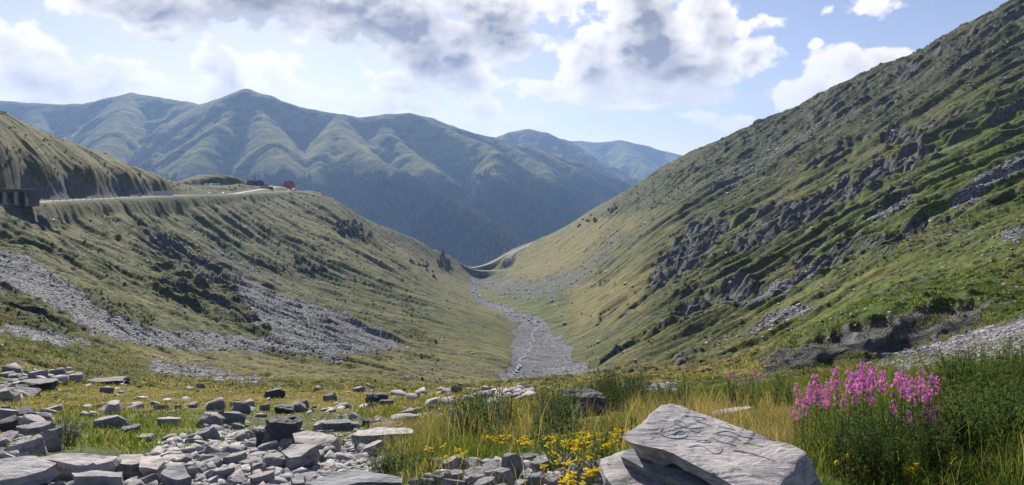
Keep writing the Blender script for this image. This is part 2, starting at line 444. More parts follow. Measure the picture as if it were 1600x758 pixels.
DARK = [
 ([(1067,246),(1200,186),(1300,140),(1400,95),(1600,-5),(1600,90),(1400,200),(1250,250),(1100,320),(1000,330),(930,345),(960,310)], 250, 1000, 1.0),
 ([(0,225),(60,240),(150,262),(230,280),(150,283),(60,278),(0,262)], 240, 600, .8), ([(0,190),(60,212),(130,240),(60,232),(0,212)], 240, 600, .5),   # low dark bushes and wet green gullies
 ([(200,350),(260,380),(330,440),(270,420)], 120, 450, .8),
 ([(70,430),(190,470),(250,505),(220,520),(120,480),(70,450)], 60, 200, 1.0),
 ([(0,440),(70,480),(140,525),(30,515),(0,500)], 40, 120, .8),
 ([(90,570),(190,585),(230,600),(150,600)], 25, 90, 1.0),
 ([(400,360),(440,380),(530,425),(500,420),(420,390)], 300, 700, .8),
 ([(520,345),(560,345),(585,360),(570,380),(535,372)], 400, 900, .9),
 ([(555,440),(640,470),(700,490),(640,490)], 200, 600, .7),
 ([(1060,330),(1130,300),(1230,270),(1100,360)], 250, 800, .7),
 ([(1010,440),(1080,400),(1200,370),(1160,440),(1050,500)], 100, 600, .6),
 ([(1150,400),(1290,350),(1280,370),(1200,430)], 100, 500, .7),
 ([(1040,560),(1100,520),(1220,480),(1100,575)], 40, 240, .7),
 ([(1180,560),(1300,500),(1560,450),(1600,500),(1400,555),(1200,590)], 20, 90, .55),
 ([(1390,410),(1480,350),(1530,330),(1480,390)], 50, 300, .8),
 ([(1500,130),(1600,100),(1600,160),(1490,185)], 60, 420, .5),
]
GREEN = [  # vivid short turf
 ([(1300,330),(1600,140),(1600,500),(1450,480),(1250,560),(1200,520)], 20, 330, .8),
 ([(1480,150),(1600,110),(1600,200),(1500,200)], 100, 420, 1.0),
 ([(770,470),(860,465),(880,490),(850,500),(800,480)], 300, 700, .8),
 ([(1250,560),(1700,540),(1700,900),(1280,900)], 2, 16, 1.0),
 ([(620,640),(900,630),(950,720),(700,730)], 4, 14, .6),
 ([(100,650),(350,640),(250,690),(100,690)], 6, 16, .6),
]
m_rockd = region(ROCK, PX, PY0, Y, 9, 14, 40)
m_screed = region(SCREE, PX, PY0, Y, 5, 10, 1)
# outcrops break through the turf here and there on both flanks
oc = fbm(X / 55 + 3.1, Y / 17, 4, 611)
ocm = sstep(.10, .30, oc) * sstep(45, 90, Y) * (1 - sstep(800, 1000, Y)) * np.where(UU > .12, 1.0, np.where(UU < -.22, .55, 0))
ocm *= 1 - .6 * sstep(.05, .3, np.clip((PY0 - 300) / 900, 0, 1) * (UU < 0))
m_rockd = np.maximum(m_rockd, ocm * .55)

# --- relief: ribs and gullies that run down both flanks, small steps, hummocks
left = 1 - sstep(-.05, .05, UU + 0.02 - 0.0 * Y)
sc = Y / 100.0
wx = fbm(X / 60, Y / 60, 4, 3) * 26; wy = fbm(X / 60, Y / 60, 3, 13) * 22
far_w = sstep(14, 90, Y)
flank = sstep(0.05, 0.22, np.abs(UU - 0.03)) * far_w
crest = 1.0
YR = Y + .60 * np.minimum(X, 0) * sstep(25, 60, Y) * (1 - sstep(-9, 0, Z0) * sstep(200, 240, Y))
m_cliff0 = region([([(-60,250),(60,266),(150,273),(225,282),(265,298),(240,306),(130,311),(60,315),(-60,318)], 240, 480, 1.0)], PX, PY0, Y, 4, 5, 47)
XS = X + 1.6 * np.clip(Z0 + 8, 0, 60) * (UU < 0)
rib = ridged((XS + wx) / 190 + Y / 300, (YR + wy * .5) / 24, 4, 21)
rib2 = ridged((XS + wx * .5) / 64, (YR + wy * .3) / 7.5, 4, 31)
sk = np.where(UU > 0, 1.0, 1.0)
upl = np.where((UU < 0), 1 - .60 * sstep(-18, -2, Z0) * sstep(.02, .1, -UU), 1.0) * np.where(UU < 0, .72, 1.0)
D = flank * ((rib - .45) * 5.0 + (rib2 - .4) * 1.7) * sstep(20, 240, Y) * upl * (1 - .85 * m_cliff0)
D += m_cliff0 * (ridged((X + Z0 * 1.2) / 13 + Y / 40, (Y + Z0 * 3) / 14, 4, 43) - .4) * 2.6
D += flank * (ridged(XS / 26 + 5, (YR + wy * .15) / 2.9, 3, 41) - .4) * .75 * sstep(60, 200, Y)
# rib faces in the outcrops: stepped ledges
tn = fbm((XS + wx) / 75, (YR + wy) / 24, 3, 61) * 3.6 + fbm(XS / 14, YR / 8, 3, 63) * .5
fl = np.floor(tn); fr = tn - fl
step = fl + sstep(0.55, 0.95, fr)
rockamp = m_rockd * np.clip(Y / 55.0, .22, 4.2)
D += rockamp * (step * 1.75 - tn * 1.4)
D += m_rockd * np.clip(Y / 60, .2, 3.5) * ((ridged(XS / 22 + wy * .1, Y / 9, 4, 71) - .35) * .8 + fbm(XS / 6 + wy * .1, Y / 4, 4, 73) * .75)
# undulation at all sizes
D += fbm(XS / 50, YR / 22, 4, 81) * 1.8 * far_w * (1 - .5 * m_screed)
D += fbm(XS / 15, YR / 6, 5, 91) * .85 * sstep(10, 60, Y)
D += fbm(X / 3.4, Y / 2.6, 4, 101) * 0.26 * sstep(4, 16, Y)
D += (ridged(X / 2.2, Y / 1.6, 3, 105) - .4) * .34 * sstep(12, 30, Y) * (1 - sstep(120, 400, Y)) * (1 - m_screed)
D += fbm(X / 1.1, Y / .9, 3, 111) * 0.07
# stones' relief in scree
D += m_screed * (np.abs(fbm(X / .9, Y / .7, 3, 121)) * (.10 + .25 * sstep(40, 90, Y)) - .03) * sstep(6, 30, Y) * (1 - sstep(150, 400, Y))
# keep skylines near their measured heights
Z = Z0 + D * np.clip(Y / 40, .15, 1)
SHELF = sstep(13, 30, Y)

def ray_to_ground(px, py):
    """first ground point on the line of sight through a photo pixel"""
    u = (px - CX) / F
    j = int(np.clip(np.searchsorted(UC, u), 1, len(UC) - 1))
    t = (u - UC[j - 1]) / (UC[j] - UC[j - 1])
    zc = Z[:, j - 1] * (1 - t) + Z[:, j] * t
    yc = Y[:, j]
    row = HZ - F * zc / yc
    k = np.argmax(row <= py)
    if row[k] > py: return None
    if k > 0:
        f = (row[k - 1] - py) / (row[k - 1] - row[k] + 1e-9); f = min(max(f, 0), 1)
        yy = yc[k - 1] + (yc[k] - yc[k - 1]) * f; zz = zc[k - 1] + (zc[k] - zc[k - 1]) * f
    else: yy, zz = yc[0], zc[0]
    return Vector((u * yy, yy, zz))

def ground(x, y):
    """terrain height at world x, y (arrays or scalars)"""
    x = np.atleast_1d(np.asarray(x, float)); y = np.atleast_1d(np.asarray(y, float))
    y = np.clip(y, 1.36, 1240)
    u = np.clip(x / y, UC[0], UC[-1] - 1e-6)
    j = np.clip(np.searchsorted(UC, u), 1, len(UC) - 1)
    tu = (u - UC[j - 1]) / (UC[j] - UC[j - 1])
    fi = (np.log(y) - LY0) / (LY1 - LY0) * (NR - 1); fi = np.clip(fi, 0, NR - 1.001)
    i = fi.astype(int); ti = fi - i
    z = (Z[i, j - 1] * (1 - tu) + Z[i, j] * tu) * (1 - ti) + (Z[i + 1, j - 1] * (1 - tu) + Z[i + 1, j] * tu) * ti
    return z
def mask_at(M, x, y):
    x = np.atleast_1d(np.asarray(x, float)); y = np.clip(np.atleast_1d(np.asarray(y, float)), 1.36, 1240)
    u = np.clip(x / y, UC[0], UC[-1] - 1e-6); j = np.clip(np.searchsorted(UC, u), 1, len(UC) - 1)
    i = np.clip(((np.log(y) - LY0) / (LY1 - LY0) * (NR - 1)).astype(int), 0, NR - 1)
    return M[i, j]

# --- the stream that threads the riverbed
STREAMS = [([(741,447),(745,455),(749,464),(757,471),(770,478),(786,483),(800,489),(812,494),(826,498),(838,502),(846,510),(838,516),(829,520),(836,530),(828,540),(824,552),(816,560),(808,572),(802,585)], .34),
           ]
# --- roads cut into the ground --------------------------------------------------
ROADS = {
 'mountain_road': ([(-60,322),(0,318.5),(60,315),(130,311.5),(200,308.5),(260,306),(300,304.5),(340,304),(375,302.5),(410,300.5),(450,298.8),(470,298.5)], 3.4,
                   [232,250,283,322,372,425,468,515,560,612,690,712]),
 'spur_road': ([(365,303),(395,298),(425,293),(436,291.5)], 2.6, [552,606,672,700]),
 'upper_road': ([(290,290.5),(330,289.5),(370,289),(410,291.5)], 3.2, [566,598,628,668]),
 'saddle_road': ([(678,393),(692,398),(703,402),(712,408),(720,414),(732,420),(750,423.5),(770,423.5),(786,422),(796,418.5),(796,411),(794,404),(797,398),(806,392),(818,386),(832,380)], 3.6,
                   [905,908,910,915,922,930,936,936,932,932,938,948,960,975,988,1000]),
 'saddle_side_road': ([(738,418.5),(752,416),(766,411.5),(780,404),(792,396),(806,390)], 3.0, [952,956,962,970,978,986]),
}
ROAD_SAMPLES = {}
for nm, (pl, hw, ds) in ROADS.items():
    P = np.array([[(p[0] - CX) / F * d, d, (HZ - p[1]) / F * d] for p, d in zip(pl, ds)])
    seg = np.linalg.norm(np.diff(P, axis=0), axis=1); s = np.concatenate([[0], np.cumsum(seg)])
    n = max(24, int(s[-1] / 3.0)); t = np.linspace(0, s[-1], n)
    Q = np.stack([np.interp(t, s, P[:, k]) for k in range(3)], 1)
    for _ in range(10):
        Q[1:-1] = (Q[:-2] + Q[1:-1] * 2 + Q[2:]) / 4
    ROAD_SAMPLES[nm] = (Q, hw)
    lo = max(Q[:, 1].min() - 30, 2); 
    rows = np.where((LYS > math.log(lo)) & (LYS < math.log(Q[:, 1].max() + 30)))[0]
    if len(rows) == 0: continue
    r0, r1 = rows[0], rows[-1] + 1
    cols = np.where((UC > (Q[:, 0] / Q[:, 1]).min() - .06) & (UC < (Q[:, 0] / Q[:, 1]).max() + .06))[0]
    c0, c1 = cols[0], cols[-1] + 1
    xs, ys = X[r0:r1, c0:c1], Y[r0:r1, c0:c1]
    best = np.full(xs.shape, 1e18); bz = np.zeros(xs.shape)
    for q in Q:
        d2 = (xs - q[0]) ** 2 + (ys - q[1]) ** 2
        m = d2 < best; best[m] = d2[m]; bz[m] = q[2]
    d = np.sqrt(best)
    w = 1 - sstep(hw + 1.5, hw + 9, d)
    Z[r0:r1, c0:c1] = Z[r0:r1, c0:c1] * (1 - w) + (bz - .25) * w

# slope and final masks
def slope_of(X, Y, Z):
    P = np.stack([X, Y, Z], -1)
    a = np.zeros_like(P); b = np.zeros_like(P)
    a[:, 1:-1] = P[:, 2:] - P[:, :-2]; a[:, 0] = a[:, 1]; a[:, -1] = a[:, -2]
    b[1:-1] = P[2:] - P[:-2]; b[0] = b[1]; b[-1] = b[-2]
    n = np.cross(a, b); n /= np.linalg.norm(n, axis=-1, keepdims=True) + 1e-9
    return np.abs(n[..., 2])
NZ = slope_of(X, Y, Z)
PY = HZ - F * Z / Y
m_scree = region(SCREE, PX, PY, Y, 9, 20, 1)
steep = 1 - sstep(.50, .72, NZ)
m_rock = np.clip(steep * sstep(18, 40, Y) * (.15 + .9 * m_rockd) + .62 * m_rockd * sstep(-.25, .15, fbm(X / 9, Y / 5, 4, 641)), 0, 1)
m_cliff = region([ROCK[0], ROCK[13]], PX, PY0, Y, 4, 9, 47)
m_rock = np.maximum(m_rock, m_cliff * (.50 + 1.3 * fbm(X / 3, Y / 2, 4, 651)))
m_rock = np.maximum(m_rock, m_cliff0 * (.85 + .4 * fbm(X / 9, Y / 7, 3, 653)))
m_dry = region(DRY, PX, PY, Y, 16, 24, 7)
m_dark = region(DARK, PX, PY, Y, 8, 20, 17) * (1 - m_cliff0)
m_green = region(GREEN, PX, PY, Y, 22, 30, 27)
A1 = np.stack([m_scree, m_rock, m_dry, m_dark], -1)
m_dark = np.maximum(m_dark, .6 * sstep(.25, .6, m_rockd) * sstep(-.1, .2, fbm(X / 13, YR / 7, 3, 771)))
m_dark = np.maximum(m_dark, .55 * sstep(.02, .22, fbm(X / 70 + 9, Y / 20, 4, 711)) * sstep(60, 120, Y) * (np.abs(UU) > .1))
A1 = np.stack([m_scree, m_rock, m_dry, m_dark], -1)
A2 = np.stack([m_green, m_rockd, np.zeros_like(m_green), np.ones_like(m_green)], -1)
print('terrain', Z.shape, round(time.time() - T0, 1))

def mat_new(name):
    m = bpy.data.materials.new(name); m.use_nodes = True
    for n in list(m.node_tree.nodes): m.node_tree.nodes.remove(n)
    t = NT(m.node_tree)
    b = t.new('ShaderNodeBsdfPrincipled'); o = t.new('ShaderNodeOutputMaterial')
    t.l.new(b.outputs[0], o.inputs[0])
    return m, t, b
def pos_of(t):
    g = t.new('ShaderNodeNewGeometry'); return g.outputs['Position']
def obj_of(t):
    g = t.new('ShaderNodeTexCoord'); return g.outputs['Object']
def set_bump(t, b, h, strength, dist):
    n = t.new('ShaderNodeBump'); n.inputs['Strength'].default_value = strength; n.inputs['Distance'].default_value = dist
    t.l.new(h, n.inputs['Height']); t.l.new(n.outputs[0], b.inputs['Normal'])

def ground_material():
    m, t, b = mat_new('ground_material')
    p = pos_of(t)
    at = t.new('ShaderNodeAttribute', attribute_name='m1'); a2 = t.new('ShaderNodeAttribute', attribute_name='m2')
    s1 = t.new('ShaderNodeSeparateColor'); t.l.new(at.outputs['Color'], s1.inputs[0])
    s2 = t.new('ShaderNodeSeparateColor'); t.l.new(a2.outputs['Color'], s2.inputs[0])
    scree, rock, dry, dark = s1.outputs[0], s1.outputs[1], s1.outputs[2], at.outputs['Alpha']
    green = s2.outputs[0]; rockd = s2.outputs[1]
    dist = t.vmath('LENGTH', p, out=1)
    far = t.ramp(dist, 30, 160)
    n_big = t.noise(p, 0.02, 4, .6)
    n_mid = t.noise(p, 0.13, 5, .65)
    n_sm = t.noise(p, 1.1, 5, .7)
    n_fine = t.noise(p, 9.0, 4, .7)
    sx_ = t.new('ShaderNodeSeparateXYZ'); t.l.new(p, sx_.inputs[0])
    cb_ = t.new('ShaderNodeCombineXYZ'); t.l.new(sx_.outputs[0], cb_.inputs[0]); t.l.new(sx_.outputs[2], cb_.inputs[2])
    t.l.new(t.math('MULTIPLY_ADD', t.math('MULTIPLY', t.math('MINIMUM', sx_.outputs[0], 0.0), t.ramp(sx_.outputs[2], 0.0, -9.0)), .60, sx_.outputs[1]), cb_.inputs[1])
    pr = cb_.outputs[0]
    streak = t.noise(t.mapping(pr, scale=(.035, .22, .22)), 1.0, 5, .65)
    v1 = t.vor(p, 0.85, 'F1')               # tussocks
    tus = t.math('MULTIPLY_ADD', v1, .5, t.math('MULTIPLY', n_sm, .5))
    # grass tone
    g1 = t.mix(t.ramp(n_sm, .3, .7), rgb(.026, .043, .009), rgb(.085, .108, .020))
    g2 = t.mix(t.ramp(n_fine, .3, .7), rgb(.155, .135, .033), rgb(.255, .205, .062))
    gv = t.mix(t.ramp(n_sm, .3, .7), rgb(.045, .095, .012), rgb(.115, .18, .025))
    dmix = t.math('ADD', t.math('MULTIPLY', t.math('SUBTRACT', streak, .47), 2.2), t.math('MULTIPLY', t.math('SUBTRACT', n_mid, .5), 1.6))
    dmix = t.math('ADD', dmix, t.math('MULTIPLY_ADD', dry, .75, .14))
    dmix = t.math('ADD', dmix, t.math('MULTIPLY', t.math('SUBTRACT', n_sm, .5), .8), clamp=True)
    base = t.mix(t.math('MULTIPLY', green, t.ramp(n_mid, .3, .6)), g1, gv)
    gcol = t.mix(t.math('MULTIPLY', dmix, t.math('MULTIPLY_ADD', green, -.45, 1.0)), base, g2)
    # heath / low bush
    dk = t.math('MULTIPLY', dark, t.ramp(n_sm, .35, .55))
    heath = t.ramp(t.noise(p, .05, 5, .7), .56, .68)
    dk = t.math('MAXIMUM', dk, t.math('MULTIPLY', heath, t.math('MULTIPLY', far, .7)))
    dcol = t.mix(t.ramp(n_fine, .3, .7), rgb(.022, .036, .012), rgb(.055, .07, .02))
    gcol = t.mix(dk, gcol, dcol)
    # reddish brown autumn patches
    br = t.math('MULTIPLY', t.ramp(t.noise(t.vmath('ADD', p, (91, 13, 7)), .07, 6, .75), .54, .68), .42)
    gcol = t.mix(br, gcol, rgb(.13, .085, .035))
    upr = t.math('MULTIPLY', t.math('MULTIPLY', t.ramp(sx_.outputs[2], 5, 75), t.ramp(n_sm, .25, .6)), .55)
    gcol = t.mix(upr, gcol, rgb(.062, .058, .030))
    stk2 = t.noise(t.mapping(pr, loc=(40, 7, 3), scale=(.03, .26, .2)), 1.0, 6, .72)
    gcol = t.mix(t.math('MULTIPLY', t.math('MULTIPLY', t.ramp(stk2, .53, .63), far), .42), gcol, t.mix(n_sm, rgb(.08, .078, .08), rgb(.25, .235, .225)))
    stk3 = t.noise(t.mapping(pr, loc=(4, 77, 3), scale=(.045, .30, .2)), 1.0, 6, .72)
    gcol = t.mix(t.math('MULTIPLY', t.math('MULTIPLY', t.ramp(stk3, .52, .62), far), .62), gcol, rgb(.026, .036, .014))
    # scree stones: cells at two sizes, coarser with the size of the blocks
    def stones(scale):
        vv = t.vmath('ADD', p, t.vmath('SCALE', t.vmath('SUBTRACT', t.noise(p, scale * 1.3, 2, .6, out=1), (.5, .5, .5)), scale=.5 / scale))
        cc = t.vor(vv, scale, 'F1', 'Color'); dd = t.vor(vv, scale, 'F1', 'Distance')
        sp = t.new('ShaderNodeSeparateColor'); t.l.new(cc, sp.inputs[0])
        return sp.outputs[0], dd, sp.outputs[1]
    ca, da, cb = stones(2.1)
    c2, d2, c3 = stones(6.0)
    tone = t.mix(t.math('MULTIPLY_ADD', far, -.6, .9), ca, c2, typ='FLOAT')
    sc1 = t.mix(tone, rgb(.13, .137, .16), rgb(.42, .42, .44))
    sc1 = t.mix(t.ramp(n_mid, .5, .8), sc1, rgb(.20, .165, .15))
    sc1 = t.mix(t.math('MULTIPLY', t.ramp(t.noise(pr, .045, 5, .7), .47, .62), .5), sc1, rgb(.13, .14, .10))
    sc1 = t.mix(t.math('MULTIPLY', t.ramp(t.noise(t.vmath('ADD', pr, (31, 3, 8)), .07, 5, .7), .54, .62), .45), sc1, rgb(.33, .345, .37))
    gap = t.math('MULTIPLY', t.ramp(da, .38, .6), .75)
    sc1 = t.mix(gap, sc1, rgb(.05, .052, .06))
    # bare rock
    rv = t.noise(t.mapping(p, rot=(.5, .3, .2), scale=(1, 2.2, .7)), .55, 6, .7, .4)
    rc = t.mix(t.ramp(rv, .3, .7), rgb(.04, .042, .05), rgb(.19, .185, .18))
    rc = t.mix(t.math('MULTIPLY', t.ramp(n_sm, .5, .65), .55), rc, rgb(.05, .06, .028))
    # loose stones lying in the turf everywhere
    st = t.math('LESS_THAN', ca, .5)
    spot = t.math('MULTIPLY', t.ramp(t.noise(t.vmath('ADD', p, (5, 50, 3)), .06, 4, .7), .50, .72), t.ramp(d2, .20, .12))
    sm = t.math('ADD', scree, t.math('MULTIPLY', t.math('SUBTRACT', n_sm, .5), 1.3))
    sm = t.math('ADD', sm, t.math('MULTIPLY', t.math('SUBTRACT', n_mid, .5), .9))
    smk = t.math('MULTIPLY', t.ramp(sm, .38, .56), t.ramp(scree, .02, .15))
    c = t.mix(t.math('MULTIPLY', t.math('MULTIPLY', spot, t.math('GREATER_THAN', c3, .45)), .9), gcol, t.mix(c2, rgb(.13, .13, .14), rgb(.40, .39, .38)))
    c = t.mix(smk, c, sc1)
    rk = t.ramp(t.math('ADD', rock, t.math('MULTIPLY', t.math('SUBTRACT', n_sm, .5), .7)), .34, .52)
    c = t.mix(rk, c, rc)
    t.l.new(c, b.inputs['Base Color'])
    b.inputs['Roughness'].default_value = .95
    b.inputs['Specular IOR Level'].default_value = .15
    hg = t.math('ADD', t.math('MULTIPLY', n_sm, .30), t.math('MULTIPLY', n_fine, .05))
    nearw = t.math('MULTIPLY_ADD', far, .75, .25)
    hs = t.math('MULTIPLY', t.math('MULTIPLY', da, -.30), nearw)
    hs = t.math('ADD', hs, t.math('MULTIPLY', d2, -.08))
    hs = t.math('ADD', hs, t.math('MULTIPLY', t.math('MULTIPLY', ca, .2), nearw))
    hs = t.math('ADD', hs, t.math('MULTIPLY', c2, .05))
    hr = t.math('MULTIPLY', rv, .9)
    h = t.mix(smk, hg, hs, typ='FLOAT')
    h = t.mix(rk, h, hr, typ='FLOAT')
    h = t.math('ADD', h, t.math('MULTIPLY', t.math('MULTIPLY', n_mid, 1.2), far))
    set_bump(t, b, h, .9, 1.0)
    return m
M_GROUND = ground_material()
ground_o = grid_mesh('ground', X, Y, Z, {'m1': A1, 'm2': A2}, M_GROUND, label='alpine meadow, scree and rock floor of the valley')
# ground under and behind the photographer joins the same sheet
bx = np.linspace(-40, 40, 41); by = np.linspace(-40, 1.36, 22)
BX, BY = np.meshgrid(bx, by)
zr = ground(BX.ravel() * 0 + np.clip(BX.ravel(), -2, 2), np.full(BX.size, 1.4)).reshape(BX.shape)
BZ = zr - .02 + .06 * fbm(BX / 2, BY / 2, 3, 7) + (1.36 - BY) * .05
BA1 = np.zeros(BX.shape + (4,)); BA1[..., 0] = .4; BA2 = np.zeros(BX.shape + (4,)); BA2[..., 0] = .5; BA2[..., 3] = 1
near_o = grid_mesh('ground_near', BX, BY, BZ, {'m1': BA1, 'm2': BA2}, M_GROUND, label='turf where the photographer stands')

def road_material(name='road_material', c0=(.20, .19, .185), c1=(.30, .285, .27)):
    m, t, b = mat_new(name)
    p = pos_of(t)
    n = t.noise(p, .35, 5, .7)
    t.l.new(t.mix(n, rgb(*c0), rgb(*c1)), b.inputs['Base Color'])
    b.inputs['Roughness'].default_value = .9
    set_bump(t, b, t.noise(p, 6, 3), .3, .05)
    return m
M_ROAD = road_material()
M_KERB = road_material('verge_material', (.30, .29, .27), (.42, .40, .37))
def build_roads():
    for nm, (Q, hw) in ROAD_SAMPLES.items():
        T = np.gradient(Q, axis=0); T[:, 2] = 0; T /= np.linalg.norm(T, axis=1, keepdims=True)
        Nn = np.stack([T[:, 1], -T[:, 0], T[:, 2]], 1)
        offs = [(-hw - .9, -.5), (-hw - .35, .16), (-hw, .16), (-hw, .03), (0, .08), (hw, .03), (hw, .16), (hw + .35, .16), (hw + .9, -.5)]
        vs = []; fs = []; mi = []
        k = len(offs)
        for q, n_ in zip(Q, Nn):
            for (o_, dz) in offs: vs.append((q[0] + n_[0] * o_, q[1] + n_[1] * o_, q[2] + dz))
        for i in range(len(Q) - 1):
            for j in range(k - 1):
                fs.append((i * k + j, i * k + j + 1, (i + 1) * k + j + 1, (i + 1) * k + j)); mi.append(0 if 3 <= j <= 4 else 1)
        me = bpy.data.meshes.new(nm); me.from_pydata(vs, [], fs)
        me.materials.append(M_ROAD); me.materials.append(M_KERB)
        me.polygons.foreach_set('material_index', mi)
        o = bpy.data.objects.new(nm, me); scene.collection.objects.link(o); o['kind'] = 'structure'
build_roads()
def build_streams():
    m, t, b = mat_new('stream_water_material')
    n = t.noise(pos_of(t), .8, 4, .7)
    t.l.new(t.mix(t.ramp(n, .35, .6), rgb(.12, .14, .16), rgb(.26, .28, .31)), b.inputs['Base Color'])
    b.inputs['Roughness'].default_value = .25
    vs, fs = [], []
    for pl, hw in STREAMS:
        pts = [ray_to_ground(*p) for p in pl]
        pts = [p for p in pts if p is not None]
        P = np.array([p[:] for p in pts]); seg = np.linalg.norm(np.diff(P, axis=0), axis=1); s_ = np.concatenate([[0], np.cumsum(seg)])
        tt = np.linspace(0, s_[-1], int(s_[-1] / 2.2)); Q = np.stack([np.interp(tt, s_, P[:, k]) for k in range(3)], 1)
        for _ in range(3): Q[1:-1] = (Q[:-2] + Q[1:-1] * 2 + Q[2:]) / 4
        Q[:, 0] += fbm(tt / 9, tt * 0, 3, 77) * 2.5
        T = np.gradient(Q, axis=0); T /= np.linalg.norm(T, axis=1, keepdims=True)
        for i in range(len(Q)):
            w = hw * (.7 + .6 * abs(math.sin(i * .9)))
            n0 = len(vs)
            for sg in (-1, 1):
                x, y = Q[i, 0] + T[i, 1] * w * sg, Q[i, 1] - T[i, 0] * w * sg
                vs.append((x, y, max(ground(x, y)[0], ground(Q[i, 0], Q[i, 1])[0]) + .12))
            if i: fs.append((n0 - 2, n0 - 1, n0 + 1, n0))
    me = bpy.data.meshes.new('stream'); me.from_pydata(vs, [], fs); me.materials.append(m)
    o = bpy.data.objects.new('stream', me); scene.collection.objects.link(o); o['kind'] = 'structure'
build_streams()

# ------------------------------------------------------------------ far mountains
FU = np.linspace(-1.25, 1.25, int(950 * QUAL)); FL0, FL1 = math.log(1150), math.log(9600)
FLS = np.linspace(FL0, FL1, int(680 * QUAL))
FUU, FLL = np.meshgrid(FU, FLS)
FY = np.exp(FLL); FX = FUU * FY
# ridge lines (photo column, row, metres ahead), flank steepness
RIDGES = [
 ([(-1400,190,4300),(-900,170,4300),(-500,150,4300),(-200,150,4300),(0,157,4300),(60,163,4250),(130,163,4200),(165,155,4200),(205,147,4200),(250,152,4100),(290,160,4000),(318,164,3900),(345,155,3750),(385,143,3650),(420,150,3650),(470,168,3650),(530,180,3650),(560,184,3700),(600,181,3750),(640,178,3800),(670,184,3850),(700,195,3900),(740,208,3950),(770,217,4000),(830,233,4050),(900,252,4150),(950,275,4250),(985,292,4300),(1030,330,4400),(1100,380,4400)], .62),
 ([(205,147,4200),(196,168,3850),(178,205,3450),(150,255,3050),(120,320,2650),(90,390,2300)], .66),
 ([(290,160,4000),(292,200,3650),(285,250,3200),(300,320,2700)], .66),
 ([(385,143,3650),(372,172,3450),(345,196,3250),(318,232,3000),(290,275,2700)], .66),
 ([(385,143,3650),(408,180,3400),(428,222,3050),(440,275,2700),(462,345,2300)], .68),
 ([(530,180,3650),(527,204,3350),(560,232,3080),(620,268,2800),(690,310,2530),(760,350,2330),(812,388,2150)], .70),
 ([(527,204,3350),(505,240,3050),(486,290,2750),(470,345,2450)], .70),
 ([(640,178,3800),(700,203,3680),(748,222,3530),(778,238,3380),(770,272,3120),(750,310,2900),(735,350,2700),(730,395,2450)], .66),
 ([(600,181,3750),(606,210,3500),(640,240,3300),(668,262,3120)], .62),
 ([(770,217,4000),(820,240,3800),(850,268,3550),(865,305,3250),(850,350,2900)], .66),
 ([(830,233,4050),(900,262,3850),(940,290,3650),(955,330,3350),(950,370,3000)], .66),
 ([(60,163,4250),(62,200,3850),(40,250,3450),(10,310,3050)], .66),
 ([(-200,150,4300),(-220,200,3800),(-260,270,3200)], .66), ([(-500,150,4300),(-560,220,3700),(-600,300,3100)], .66), ([(-900,170,4300),(-980,240,3700)], .66),
 ([(200,290,5600),(420,246,5600),(600,240,5600),(700,222,5500),(770,216,5500),(800,206,5500),(825,203,5500),(850,207,5550),(880,219,5600),(905,238,5600),(950,258,5600),(990,285,5600),(1030,305,5600),(1080,330,5600)], .55),
 ([(825,203,5500),(838,232,5200),(870,262,4950),(900,285,4800)], .55), ([(880,219,5600),(915,250,5300),(955,280,5050)], .55),
 ([(-900,270,7800),(600,250,7600),(800,235,7600),(880,221,7600),(905,221,7600),(930,223,7600),(970,220,7600),(1010,228,7600),(1040,238,7600),(1066,243,7700),(1100,250,7800),(1180,258,8000),(1300,262,8000),(1700,262,8000),(2400,262,8000)], .50),
 ([(970,220,7600),(985,240,7100),(1010,262,6700)], .45), ([(905,221,7600),(925,243,7100),(945,268,6700)], .45), ([(1040,238,7600),(1065,258,7100)], .45),
 ([(1100,330,5200),(1500,320,5200),(2000,330,5200),(2600,330,5200)], .5),
]
fwx = fbm(FX / 900, FY / 900, 4, 203) * 120; fwy = fbm(FX / 900, FY / 900, 4, 213) * 120
fw2x = fbm(FX / 220, FY / 220, 4, 223) * 46; fw2y = fbm(FX / 220, FY / 220, 4, 233) * 46
FZ = np.full(FX.shape, -430.0) + fbm(FX / 500, FY / 500, 3, 5) * 40
FDIST = np.full(FX.shape, 1e9)
for pl, sl in RIDGES:
    P = np.array([[(p[0] - CX) / F * p[2], p[2], (HZ - p[1]) / F * p[2]] for p in pl])
    # crest stays in place, the flanks wander
    best = np.full(FX.shape, -1e9); bd = np.full(FX.shape, 1e9)
    for a_, b_ in zip(P[:-1], P[1:]):
        ex, ey = b_[0] - a_[0], b_[1] - a_[1]; L2 = ex * ex + ey * ey
        qx = FX; qy = FY
        t_ = np.clip(((qx - a_[0]) * ex + (qy - a_[1]) * ey) / L2, 0, 1)
        d_ = np.hypot(qx - a_[0] - t_ * ex, qy - a_[1] - t_ * ey)
        wob = sstep(60, 500, d_)
        d2 = np.hypot(qx + (fwx + fw2x) * wob - a_[0] - t_ * ex, qy + (fwy + fw2y) * wob - a_[1] - t_ * ey)
        z_ = a_[2] + (b_[2] - a_[2]) * t_ - sl * 1.14 * (d2 - 40 * (1 - np.exp(-d2 / 40)))
        m_ = z_ > best; best[m_] = z_[m_]; bd[m_] = d_[m_]
    k_ = 22.0
    hi = np.maximum(FZ, best); lo_ = np.minimum(FZ, best)
    FDIST = np.where(best > FZ, bd, FDIST)
    FZ = hi + k_ * np.exp(-np.clip((hi - lo_) / k_, 0, 30)) * .35
rav = ridged((FX + fw2x) / 260, (FY + fw2y) / 620, 5, 221, .5)
rav2 = ridged((FX + fw2x) / 90, (FY + fw2y) / 210, 4, 231, .5)
amp = sstep(20, 420, FDIST)
FZ = FZ + amp * ((rav - .42) * 62 + (rav2 - .4) * 24) + fbm(FX / 90, FY / 90, 4, 241) * 7
